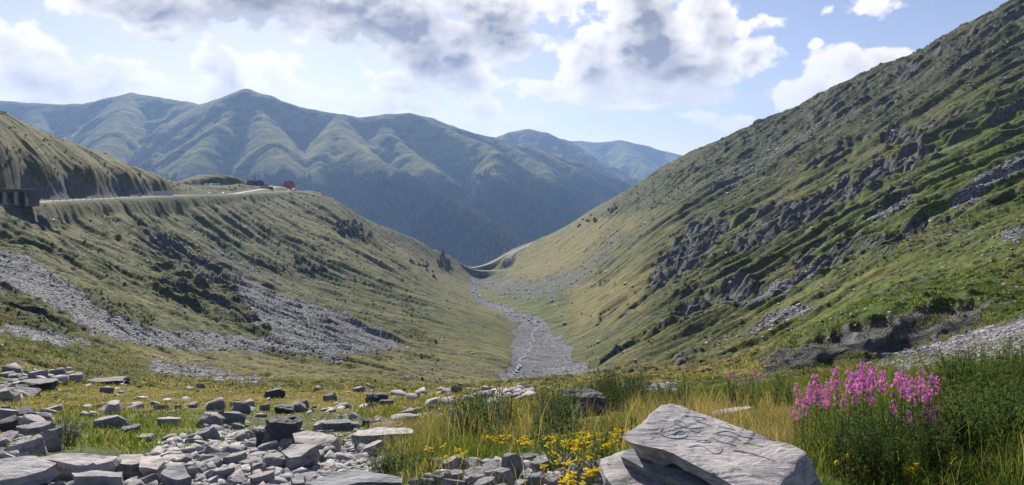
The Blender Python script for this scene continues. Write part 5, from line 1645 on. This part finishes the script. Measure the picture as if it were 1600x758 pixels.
def gcol(x, y, r, bias=0.0):
    dry = mask_at(m_dry, x, y); grn = mask_at(m_green, x, y)
    n = fbm(x / 1.3, y / 1.3, 3, 401) * .9
    p = np.clip(.32 + dry * .6 - grn * .42 + n + bias, .03, .97)
    isdry = r.random(len(x)) < p
    g = GR[r.integers(0, 3, len(x))]; d = DR[r.integers(0, 5, len(x))]
    v = (r.random(len(x)) * .5 + .75)[:, None]
    return np.where(isdry[:, None], d, g) * v
# near bank: long blades
BANKU = (-.13, .80)
def bank_d(x, y):
    px = CX + F * x / y
    row = HZ - F * ground(x, y) / y
    # right of the line where the rubble ends
    lim = 560 + np.clip((row - 640) / 100, 0, 1) * 60
    return sstep(lim - 25, lim + 40, px) * low_patch(x, y)
grass_field('long_grass', 250000, -.30, 1.25, 2.6, 9.5, .05, .19, .0055, M_GRASS, 'long meadow grass on the near bank', bank_d, gcol, seed=1, clump=.5)
grass_field('tall_dry_grass', 8000, -.12, .80, 3.6, 12, .22, .45, .004, M_GRASS, 'tall straw coloured grass stalks of the near bank', bank_d, lambda x, y, r: gcol(x, y, r, .35), seed=2, clump=.9, lean=.45)
grass_field('bank_grass', 160000, -.25, 1.1, 9.0, 22, .06, .18, .011, M_GRASS, 'grass of the bank behind the carved slab', bank_d, lambda x, y, r: gcol(x, y, r, -.12), seed=3, clump=.9)
grass_field('meadow_grass', 170000, -.80, .30, 6.0, 30, .035, .11, .012, M_GRASS, 'short tussocky turf of the meadow at left', None, lambda x, y, r: gcol(x, y, r, -.18), seed=4, clump=.7, lean=.6)
grass_field('brow_grass', 120000, -.80, .80, 26, 75, .06, .22, .05, M_GRASS, 'tussocks along the far brow of the meadow', None, lambda x, y, r: gcol(x, y, r, -.15) * .8, seed=5, clump=2.5, lean=.6)

def heath():
    r = np.random.default_rng(91); n = 90000
    u = r.uniform(-.74, .74, n); yy = np.exp(r.uniform(math.log(45), math.log(900), n)); x = u * yy
    sc = mask_at(m_scree, x, yy); rk = mask_at(m_rock, x, yy); dk = mask_at(m_dark, x, yy)
    cl = fbm(x / 26, yy / 12, 3, 901)
    k = (r.random(n) > sc * 1.6) & (r.random(n) > rk * 1.1) & (r.random(n) < .01 + .75 * sstep(.25, .7, dk) + .15 * sstep(.1, .3, cl))
    for nm, (Q, hw) in ROAD_SAMPLES.items():
        for q in Q[::2]: k &= (np.abs(x - q[0]) + np.abs(yy - q[1])) > 9
    x, yy, dk, cl = x[k], yy[k], dk[k], cl[k]; m = len(x); z = ground(x, yy)
    h = np.clip(r.uniform(.5, 1.5, m) ** 2 * (.04 + yy / 1100.) * (1 + .5 * dk), .05, 1.3); w = h * r.uniform(.8, 1.5, m)
    nb = 7; V_ = np.empty((m, nb * 3, 3))
    for b in range(nb):
        a = r.uniform(0, 6.28, m); ox, oy = np.cos(a) * w * r.uniform(.1, .6, m), np.sin(a) * w * r.uniform(.1, .6, m)
        t2 = a + 1.57; bw = w * .38
        V_[:, b * 3] = np.stack([x + ox * .6 - np.cos(t2) * bw, yy + oy * .6 - np.sin(t2) * bw, z - .1], 1)
        V_[:, b * 3 + 1] = np.stack([x + ox * .6 + np.cos(t2) * bw, yy + oy * .6 + np.sin(t2) * bw, z - .1], 1)
        V_[:, b * 3 + 2] = np.stack([x + ox * 1.4, yy + oy * 1.4, z + h * r.uniform(.6, 1.1, m)], 1)
    Ft = np.arange(m * nb * 3).reshape(-1, 3)
    isd = r.random(m) < .08 + .8 * dk
    pal = np.array([[.034, .054, .015], [.055, .08, .022]]); pg = np.array([[.08, .10, .028], [.15, .145, .05], [.11, .125, .04], [.19, .165, .065]])
    c = np.where(isd[:, None], pal[r.integers(0, 2, m)], pg[r.integers(0, 4, m)]) * r.uniform(.75, 1.2, m)[:, None]
    C = np.concatenate([np.repeat(c, nb * 3, 0), np.ones((m * nb * 3, 1))], 1)
    me = tri_mesh('heath', V_.reshape(-1, 3), Ft, 3, C); me.materials.append(M_GRASS)
    tag(link('heath', me), 'low heath and grass tufts all over the mountainsides', kind='stuff'); print('heath', m)
heath()
# --- leafy stems ---------------------------------------------------------------------
def add_tube_np(V_, F_, p0, p1, r0, r1, k=4):
    a = np.array(p0, float); b = np.array(p1, float); d = b - a; L = np.linalg.norm(d) + 1e-9; d /= L
    s = np.cross(d, [0.3, .9, .1]); s /= np.linalg.norm(s); t_ = np.cross(d, s)
    n0 = sum(len(v) for v in V_)
    ring = []
    for (c, r_) in ((a, r0), (b, r1)):
        for i in range(k):
            th = 2 * math.pi * i / k; ring.append(c + (s * math.cos(th) + t_ * math.sin(th)) * r_)
    V_.append(np.array(ring))
    for i in range(k):
        j = (i + 1) % k
        F_.append((n0 + i, n0 + j, n0 + k + j)); F_.append((n0 + i, n0 + k + j, n0 + k + i))
def add_leaf_np(V_, F_, p, d, L, w, droop=.3, up=(0, 0, 1)):
    p = np.array(p, float); d = np.array(d, float); d /= np.linalg.norm(d) + 1e-9
    s = np.cross(d, up); s /= np.linalg.norm(s) + 1e-9
    n0 = sum(len(v) for v in V_)
    m_ = p + d * L * .5 + np.array([0, 0, L * .02]); e = p + d * L - np.array([0, 0, L * droop])
    fold = np.array([0, 0, w * .25])
    V_.append(np.array([p, m_ - s * w / 2 + fold, m_, m_ + s * w / 2 + fold, e]))
    for f in ((0, 1, 2), (0, 2, 3), (1, 4, 2), (2, 4, 3)): F_.append(tuple(n0 + i for i in f))
def np_mesh(name, V_, F_, mat):
    me = tri_mesh(name, np.concatenate(V_), np.array(F_)); me.materials.append(mat); return me
def petals(V_, F_, p, nrm, r, k, rd, w=.75, cup=.15):
    nrm = np.array(nrm, float); nrm /= np.linalg.norm(nrm) + 1e-9
    s = np.cross(nrm, [.2, .1, .97]); s /= np.linalg.norm(s) + 1e-9; t_ = np.cross(nrm, s)
    for i in range(k):
        th = 2 * math.pi * i / k + rd.random()
        d = s * math.cos(th) + t_ * math.sin(th); q = s * -math.sin(th) + t_ * math.cos(th)
        n0 = sum(len(v) for v in V_)
        V_.append(np.array([p, p + d * r * .6 + q * r * w / 2 + nrm * r * cup, p + d * r + nrm * r * cup * 1.6, p + d * r * .6 - q * r * w / 2 + nrm * r * cup]))
        F_.append((n0, n0 + 1, n0 + 2)); F_.append((n0, n0 + 2, n0 + 3))

def fireweed_proto(seed):
    """unit height 1 m"""
    rd = random.Random(seed)
    SV, SF, LV, LF, PV, PF, BV, BF = [], [], [], [], [], [], [], []
    bend = (rd.uniform(-.08, .08), rd.uniform(-.08, .08))
    def P(t): return np.array([bend[0] * t * t, bend[1] * t * t, t])
    for i in range(8): add_tube_np(SV, SF, P(i / 8), P((i + 1) / 8), .006 - .0005 * i, .0055 - .0005 * i)
    n = 46
    for i in range(n):
        t = .12 + .62 * i / n; th = i * 2.4 + rd.uniform(-.3, .3)
        L = .115 * (1 - .45 * (t - .12)) * rd.uniform(.8, 1.15)
        add_leaf_np(LV, LF, P(t), (math.cos(th), math.sin(th), .45 + .3 * rd.random()), L, .021, .35)
    for i in range(40):
        if rd.random() < [.12, .3, .2, .5][seed % 4]: continue
        t = .74 + .24 * i / 40; th = i * 2.4
        r = (.062 if i % 3 else .035) * (1 - ((t - .74) / .25) * .66) * rd.uniform(.6, 1.4)
        d = np.array([math.cos(th), math.sin(th), rd.uniform(-.2, .5)]); p = P(t) + d * r
        add_tube_np(SV, SF, P(t), p, .0014, .001, 3)
        petals(PV, PF, p, d, .026 * (1 - .40 * (i / 40)), 4, rd, .85)
        if rd.random() < .5: petals(PV, PF, p - d * .012, d + np.array([0, 0, .6]), .014, 3, rd)
    for i in range(8):
        th = i * 2.4; t = .965 + i * .006
        add_leaf_np(BV, BF, P(t), (math.cos(th), math.sin(th), .9), .02, .006, 0)
    return [('stem', np_mesh('stem', SV, SF, M_STEM)), ('foliage', np_mesh('foliage', LV, LF, M_LEAF)), ('flower_spike', np_mesh('flower_spike', PV, PF, M_PINK)), ('bud_tip', np_mesh('bud_tip', BV, BF, M_BROWN))]
def ragwort_proto(seed):
    rd = random.Random(seed)
    SV, SF, LV, LF, PV, PF = [], [], [], [], [], []
    tops = []
    for b in range(rd.randint(3, 5)):
        a = rd.uniform(0, 6.28); sp = rd.uniform(.05, .28)
        top = np.array([math.cos(a) * sp, math.sin(a) * sp, rd.uniform(.72, 1.0)])
        mid = np.array([top[0] * .35, top[1] * .35, top[2] * .5])
        add_tube_np(SV, SF, (0, 0, 0), mid, .007, .006); add_tube_np(SV, SF, mid, top, .006, .004)
        for i in range(14):
            t = rd.uniform(.1, .9); q = mid * (t / .5) if t < .5 else mid + (top - mid) * ((t - .5) / .5)
            th = rd.uniform(0, 6.28)
            add_leaf_np(LV, LF, q, (math.cos(th), math.sin(th), .3), rd.uniform(.08, .16), .04, .3)
        for j in range(rd.randint(6, 10)):
            th = rd.uniform(0, 6.28); rr = rd.uniform(.0, .11)
            e = top + np.array([math.cos(th) * rr, math.sin(th) * rr, rd.uniform(-.02, .05)])
            add_tube_np(SV, SF, top - np.array([0, 0, .08]), e, .0025, .002, 3)
            nr = np.array([rd.uniform(-.3, .3), rd.uniform(-.6, .1), 1.0])
            petals(PV, PF, e, nr, .060, 7, rd, .5, .05)
            petals(PV, PF, e + np.array([0, 0, .006]), nr, .025, 4, rd, .9, .3)
    return [('stem', np_mesh('stem', SV, SF, M_STEM)), ('foliage', np_mesh('foliage', LV, LF, M_LEAF)), ('flower_head', np_mesh('flower_head', PV, PF, M_YEL))]
def herb_proto(seed, leafmat, n=70, L=.17, w=.045, stems=5, spike=False):
    rd = random.Random(seed)
    SV, SF, LV, LF = [], [], [], []; spikes = []
    for s in range(stems):
        BV, BF = [], []
        a = rd.uniform(0, 6.28); sp = rd.uniform(.05, .38); H = rd.uniform(.65, 1.0)
        top = np.array([math.cos(a) * sp, math.sin(a) * sp, H])
        mid = np.array([top[0] * .4, top[1] * .4, H * .5])
        add_tube_np(SV, SF, (top[0] * .15, top[1] * .15, 0), mid, .008, .006); add_tube_np(SV, SF, mid, top, .006, .003)
        for i in range(n // stems):
            t = rd.random() ** .8; q = mid * (t / .5) if t < .5 else mid + (top - mid) * ((t - .5) / .5)
            th = rd.uniform(0, 6.28)
            add_leaf_np(LV, LF, q, (math.cos(th), math.sin(th), .5), L * rd.uniform(.6, 1.1) * (1 - .35 * t), w, .35)
        if spike:
            for i in range(34):
                t = i / 34; q = top + np.array([0, 0, .30 * t - .05]); th = i * 2.4
                add_leaf_np(BV, BF, q, (math.cos(th), math.sin(th), .7), .06 * (1 - .5 * t), .045, 0)
            spikes.append((BV, BF))
    out = [('stem', np_mesh('stem', SV, SF, M_STEM)), ('foliage', np_mesh('foliage', LV, LF, leafmat))]
    for BV, BF in spikes: out.append(('seed_spike', np_mesh('seed_spike', BV, BF, M_BROWN)))
    return out
def place_plant(name, parts_, x, y, z, h, label, cat, group, rd, spread=1.0):
    e = bpy.data.objects.new(name, None); col.objects.link(e); e.empty_display_size = .1
    e.location = (x, y, z - .02); sv = spread * rd.uniform(.8, 1.25); e.scale = (h * sv, h * sv, h); e.rotation_euler = (rd.gauss(0, .08), rd.gauss(0, .08), rd.uniform(0, 6.28))
    tag(e, label, cat, group)
    for nm, me in parts_:
        o = bpy.data.objects.new(nm, me); col.objects.link(o); o.parent = e
    return e
FW = [fireweed_proto(i) for i in range(4)]
RG = [ragwort_proto(20 + i) for i in range(4)]
HB = [herb_proto(40 + i, M_LEAF) for i in range(4)]
HD = [herb_proto(50 + i, M_LEAF2, 90, .13, .04, 6) for i in range(3)]
DK = [herb_proto(60 + i, M_LEAF2, 40, .16, .05, 3, True) for i in range(3)]
prd = random.Random(12)
def top_plant(px, py_top, d, protos, name, label, cat, group, spread=1.0):
    x = (px - CX) / F * d; zt = (HZ - py_top) / F * d
    z = ground(x, d)[0]; h = max(zt - z, .15)
    return place_plant(name, protos[prd.randrange(len(protos))], x, d, z, h, label, cat, group, prd, spread)
fwz = [(150,330),(130,380),(215,265),(260,235),(290,270),(365,175),(440,200),(425,285),(470,290),(520,320),(545,125),(610,140),(690,85),(720,75),(770,85),(830,95),(885,120),(650,270),(700,265),(745,275),(790,330),
       (990,170),(1040,150),(1080,200),(1110,185),(1150,160),(1215,90),(1255,130),(1290,170),(1170,290),(1215,280),(1255,310),(1150,465),(1190,475),(1260,460),(1320,450),(1360,455),(1395,455),(960,370),(1060,500)]
for zx, zy in list(fwz)[:]:
    if prd.random() < .4: fwz.append((zx + prd.uniform(-28, 28), zy + prd.uniform(0, 40)))
for i, (zx, zy) in enumerate(fwz):
    px, py = 1220 + zx / 5.493, 550 + zy / 5.493 - 3
    top_plant(px, py, prd.uniform(4.2, 5.3), FW, 'fireweed', 'tall magenta fireweed in the big clump right of the carved slab', 'flower', 'fireweed of the big clump', .95)
for px, py, d in [(1140,577,12),(1146,582,12.5),(1176,574,12),(1184,576,12.4),(1190,582,11.5),(1158,586,12)]:
    top_plant(px, py, d, FW, 'fireweed', 'small pink fireweed behind the carved slab on the bank', 'flower', 'fireweed at the back of the bank', .8)
for px, py, d in [(661,684,8.5),(669,680,8.7),(781,628,16)]:
    top_plant(px, py, d, FW, 'fireweed', 'faded pink fireweed on the flowery bank at centre', 'flower', 'fireweed on the centre bank', .8)
rz_ = []
for _ in range(80):
    rz_.append((prd.uniform(860, 985), prd.uniform(692, 722)))
for _ in range(16): rz_.append((prd.uniform(760, 870), prd.uniform(690, 708)))
for _ in range(9): rz_.append((prd.uniform(825, 885), prd.uniform(708, 735)))
for _ in range(26): rz_.append((prd.uniform(878, 934), prd.uniform(712, 750)))
for px, py in rz_:
    if px > 960 and py > 705: continue
    d = max(3.75, 6.6 - (py - 685) * .055) + prd.uniform(-.2, .2)
    top_plant(px, py, d, RG, 'ragwort', 'yellow ragwort in the patch left of the carved slab', 'flower', 'ragwort left of the carved slab', .8)
for px, py, d in [(640,700,7),(650,706,7),(633,712,6.5),(694,722,5),(712,730,4.8),(722,736,4.6),(700,739,4.5),(672,733,4.8),(798,692,6.2),(779,697,6.0),(104,678,9)]:
    top_plant(px, py, d, RG, 'ragwort', 'single yellow ragwort among grass and stones of the bank', 'flower', 'ragwort dotted over the bank', .8)
for px, py, d in [(1318,722,3.9),(1326,720,4.0),(1338,728,3.85),(1345,736,3.8),(1352,716,4.0),(1425,737,3.8),(1419,741,3.8),(1430,735,3.9)]:
    top_plant(px, py, d, RG, 'ragwort', 'low yellow ragwort under the fireweed clump', 'flower', 'ragwort under the fireweed', .8)
for zx, zyt, d in [(565,190,8.8),(600,260,8.4),(720,230,8.8),(800,240,8.0),(375,410,7.0),(480,450,7),(950,200,8.5),(1000,260,8.0),(1290,250,9),(1160,330,7.5),(1470,390,5.5),(1440,430,5.3)]:
    top_plant(780 + zx / 7.02, 600 + zyt / 7.02 - 2, d, DK, 'dock_plant', 'dark brown seed spike rising from the bank near the white stone', 'plant', 'dock spikes on the bank', .85)
def herb_band(poly_pts, n, protos, name, label, group, h0, h1, spread=1.0, dj=0):
    for _ in range(n):
        px, py = poly_rand(poly_pts, prd)
        g = ray_to_ground(px, py)
        if g is None or in_rock(g.x, g.y): continue
        place_plant(name, protos[prd.randrange(len(protos))], g.x, g.y, g.z, prd.uniform(h0, h1), label, 'plant', group, prd, spread)
herb_band([(1000,632),(1100,630),(1240,626),(1240,650),(1100,648),(1000,648)], 66, HB + HD, 'leafy_herb', 'waist high green herb in the band behind the carved slab', 'green herbs behind the carved slab', .28, .55, .9)
herb_band([(900,622),(960,620),(985,640),(930,652),(905,640)], 30, HD, 'dark_herb', 'dark bushy herb around the squared rock outcrop', 'dark herbs by the squared outcrop', .35, .6, .9)
herb_band([(1470,640),(1600,612),(1600,720),(1480,730)], 60, HB, 'leafy_herb', 'bright green herb in the thicket at the right border', 'green herbs at the right border', .3, .55, 1.0)
herb_band([(1480,600),(1600,590),(1600,640),(1470,640)], 40, HB + HD, 'tall_herb', 'tall green herb on the crest of the thicket at the right border', 'tall herbs along the right crest', .35, .7, 1.0)
herb_band([(1250,700),(1480,690),(1480,760),(1320,770)], 46, HD, 'dark_herb', 'dark leafy herb at the foot of the fireweed clump', 'herbs at the foot of the fireweed', .25, .5, .9)
herb_band([(700,668),(790,655),(800,690),(710,700)], 34, HB + HD, 'leafy_herb', 'green herb on the flowery bank at centre', 'green herbs on the centre bank', .36, .6, .9)
herb_band([(835,665),(900,660),(905,700),(840,705)], 26, HD + HB, 'dark_herb', 'dark herb among the seed spikes left of the carved slab', 'dark herbs among the seed spikes', .34, .58, .9)
herb_band([(935,618),(1000,612),(1005,640),(940,645)], 34, HD, 'dark_herb', 'tall dark herb right of the squared outcrop', 'dark herbs right of the outcrop', .45, .85, .8)
herb_band([(830,690),(940,690),(940,745),(900,760),(860,735)], 36, HB, 'leafy_herb', 'green herb under the yellow flowers', 'herbs under the ragwort', .15, .32, 1.0)
herb_band([(570,735),(640,730),(660,742),(600,752)], 16, HB, 'low_herb', 'low bright green herb behind the dark streaked slab', 'low herbs by the streaked slab', .12, .22, 1.4)
herb_band([(45,735),(72,728),(75,742),(50,745)], 6, HD, 'low_herb', 'small green weed growing on the bottom left slab', 'weeds on the bottom left slab', .10, .2, 1.2)
herb_band([(90,690),(115,690),(115,705),(95,705)], 8, HD, 'dark_herb', 'dark green herb in the gap behind the long pink slab', 'dark herbs behind the long pink slab', .25, .4, 1.2)
for px, py, d in [(1460,556,8),(1471,560,8),(1466,565,8.2)]:
    top_plant(px, py, d, HD, 'spiky_herb', 'dark spiky herb standing alone above the gravel track', 'plant', 'spiky herbs by the gravel track', .45)
for px, py, d in [(803,655,9.5),(809,655,9.4),(815,657,9.6)]:
    pass

# --- conifers -------------------------------------------------------------------------
def conifer_mat():
    m, t, b = mat_new('conifer_material')
    n = t.noise(obj_of(t), 2.5, 3, .7)
    t.l.new(t.mix(n, rgb(.016, .034, .012), rgb(.045, .07, .022)), b.inputs['Base Color']); b.inputs['Roughness'].default_value = .95
    return m
M_CONI = conifer_mat(); M_BARK = plain('bark', (.07, .05, .035), .9) if 'plain' in globals() else M_BROWN
def conifer_proto(seed, bushy=False):
    rd = random.Random(seed); V_, F_ = [], []
    tiers = 9 if not bushy else 6
    for k in range(tiers):
        t = k / tiers; z = .10 + .84 * t; r = (.26 if not bushy else .5) * (1 - t) ** .85 + .02
        nb = 10
        for i in range(nb):
            th = 2 * math.pi * i / nb + rd.uniform(-.3, .3) + k
            rr = r * rd.uniform(.65, 1.15)
            add_leaf_np(V_, F_, (0, 0, z + .06), (math.cos(th), math.sin(th), -.15), rr, rr * .65, .35)
    add_leaf_np(V_, F_, (0, 0, .9), (0.05, 0, 1), .1, .03, -.0)
    T_, TF = [], []; add_tube_np(T_, TF, (0, 0, -.1), (0, 0, .95), .025, .006, 6)
    return [('crown', np_mesh('crown', V_, F_, M_CONI)), ('trunk', np_mesh('trunk', T_, TF, M_BARK))]
CN = [conifer_proto(i) for i in range(3)]; CB = [conifer_proto(10 + i, True) for i in range(3)]
def trees(poly, n, protos, name, label, group, h0, h1, spread=1.0):
    for _ in range(n):
        px, py = poly_rand(poly, prd); g = ray_to_ground(px, py)
        if g is None or g.y < 300: continue
        place_plant(name, protos[prd.randrange(3)], g.x, g.y, g.z, prd.uniform(h0, h1), label, 'tree', group, prd, spread)
trees([(682,402),(692,398),(703,412),(702,428),(692,426),(684,415)], 26, CN, 'spruce', 'dark spruce in the clump above the left end of the saddle road', 'spruces by the saddle road', 5, 9)
trees([(522,352),(545,342),(560,345),(588,366),(570,378),(552,372),(530,364)], 34, CB, 'dwarf_pine', 'dark dwarf pine in the patch high on the left slope', 'dwarf pines on the left slope', 2.5, 4.5, 1.6)
trees([(455,395),(470,400),(505,418),(512,428),(490,425),(460,408)], 16, CB, 'dwarf_pine', 'dark dwarf pine on the middle of the left slope', 'dwarf pines lower on the left slope', 2, 3.5, 1.7)
trees([(640,395),(670,408),(690,440),(670,430),(640,410)], 12, CB, 'dwarf_pine', 'small dwarf pine scattered left of the spruce clump', 'dwarf pines near the saddle', 2, 3.5, 1.5)
trees([(890,352),(960,318),(970,330),(900,362)], 16, CB, 'dwarf_pine', 'dark dwarf pine high on the right slope near its skyline', 'dwarf pines on the right skyline', 2.5, 4.5, 1.5)

# far forest: one mass
def far_forest():
    r = np.random.default_rng(77); n = 230000
    u = r.uniform(-.72, .42, n); y = np.exp(r.uniform(math.log(1750), math.log(4300), n)); x = u * y
    z = bil(FZ, FU[0], FU[1] - FU[0], FL0, FLS[1] - FLS[0], u, np.log(y))
    lim = 30 + 120 * fbm(x / 300, y / 300, 4, 501) + 60 * fbm(x / 60, y / 60, 2, 511)
    k = (z < lim); x, y, z = x[k][:75000], y[k][:75000], z[k][:75000]; n = len(x)
    h = r.uniform(9, 21, n); rr = h * r.uniform(.13, .2, n)
    V_ = np.empty((n, 6, 3))
    V_[:, 0] = np.stack([x, y, z + h], 1)
    a0 = r.uniform(0, 6.28, n)
    for i in range(5):
        a = a0 + i * 1.2566; V_[:, i + 1] = np.stack([x + np.cos(a) * rr, y + np.sin(a) * rr, z - 1 + r.uniform(0, 2, n)], 1)
    i0 = np.arange(n)[:, None] * 6
    Ft = np.concatenate([i0 + [0, 1 + i, 1 + (i + 1) % 5] for i in range(5)], 0)
    me = tri_mesh('distant_forest', V_.reshape(-1, 3), Ft); me.materials.append(M_CONI)
    tag(link('distant_forest', me), 'dark spruce forest covering the lower mountainsides beyond the saddle', kind='stuff')
    print('forest', n)
far_forest()
print('done', round(time.time() - T0, 1))
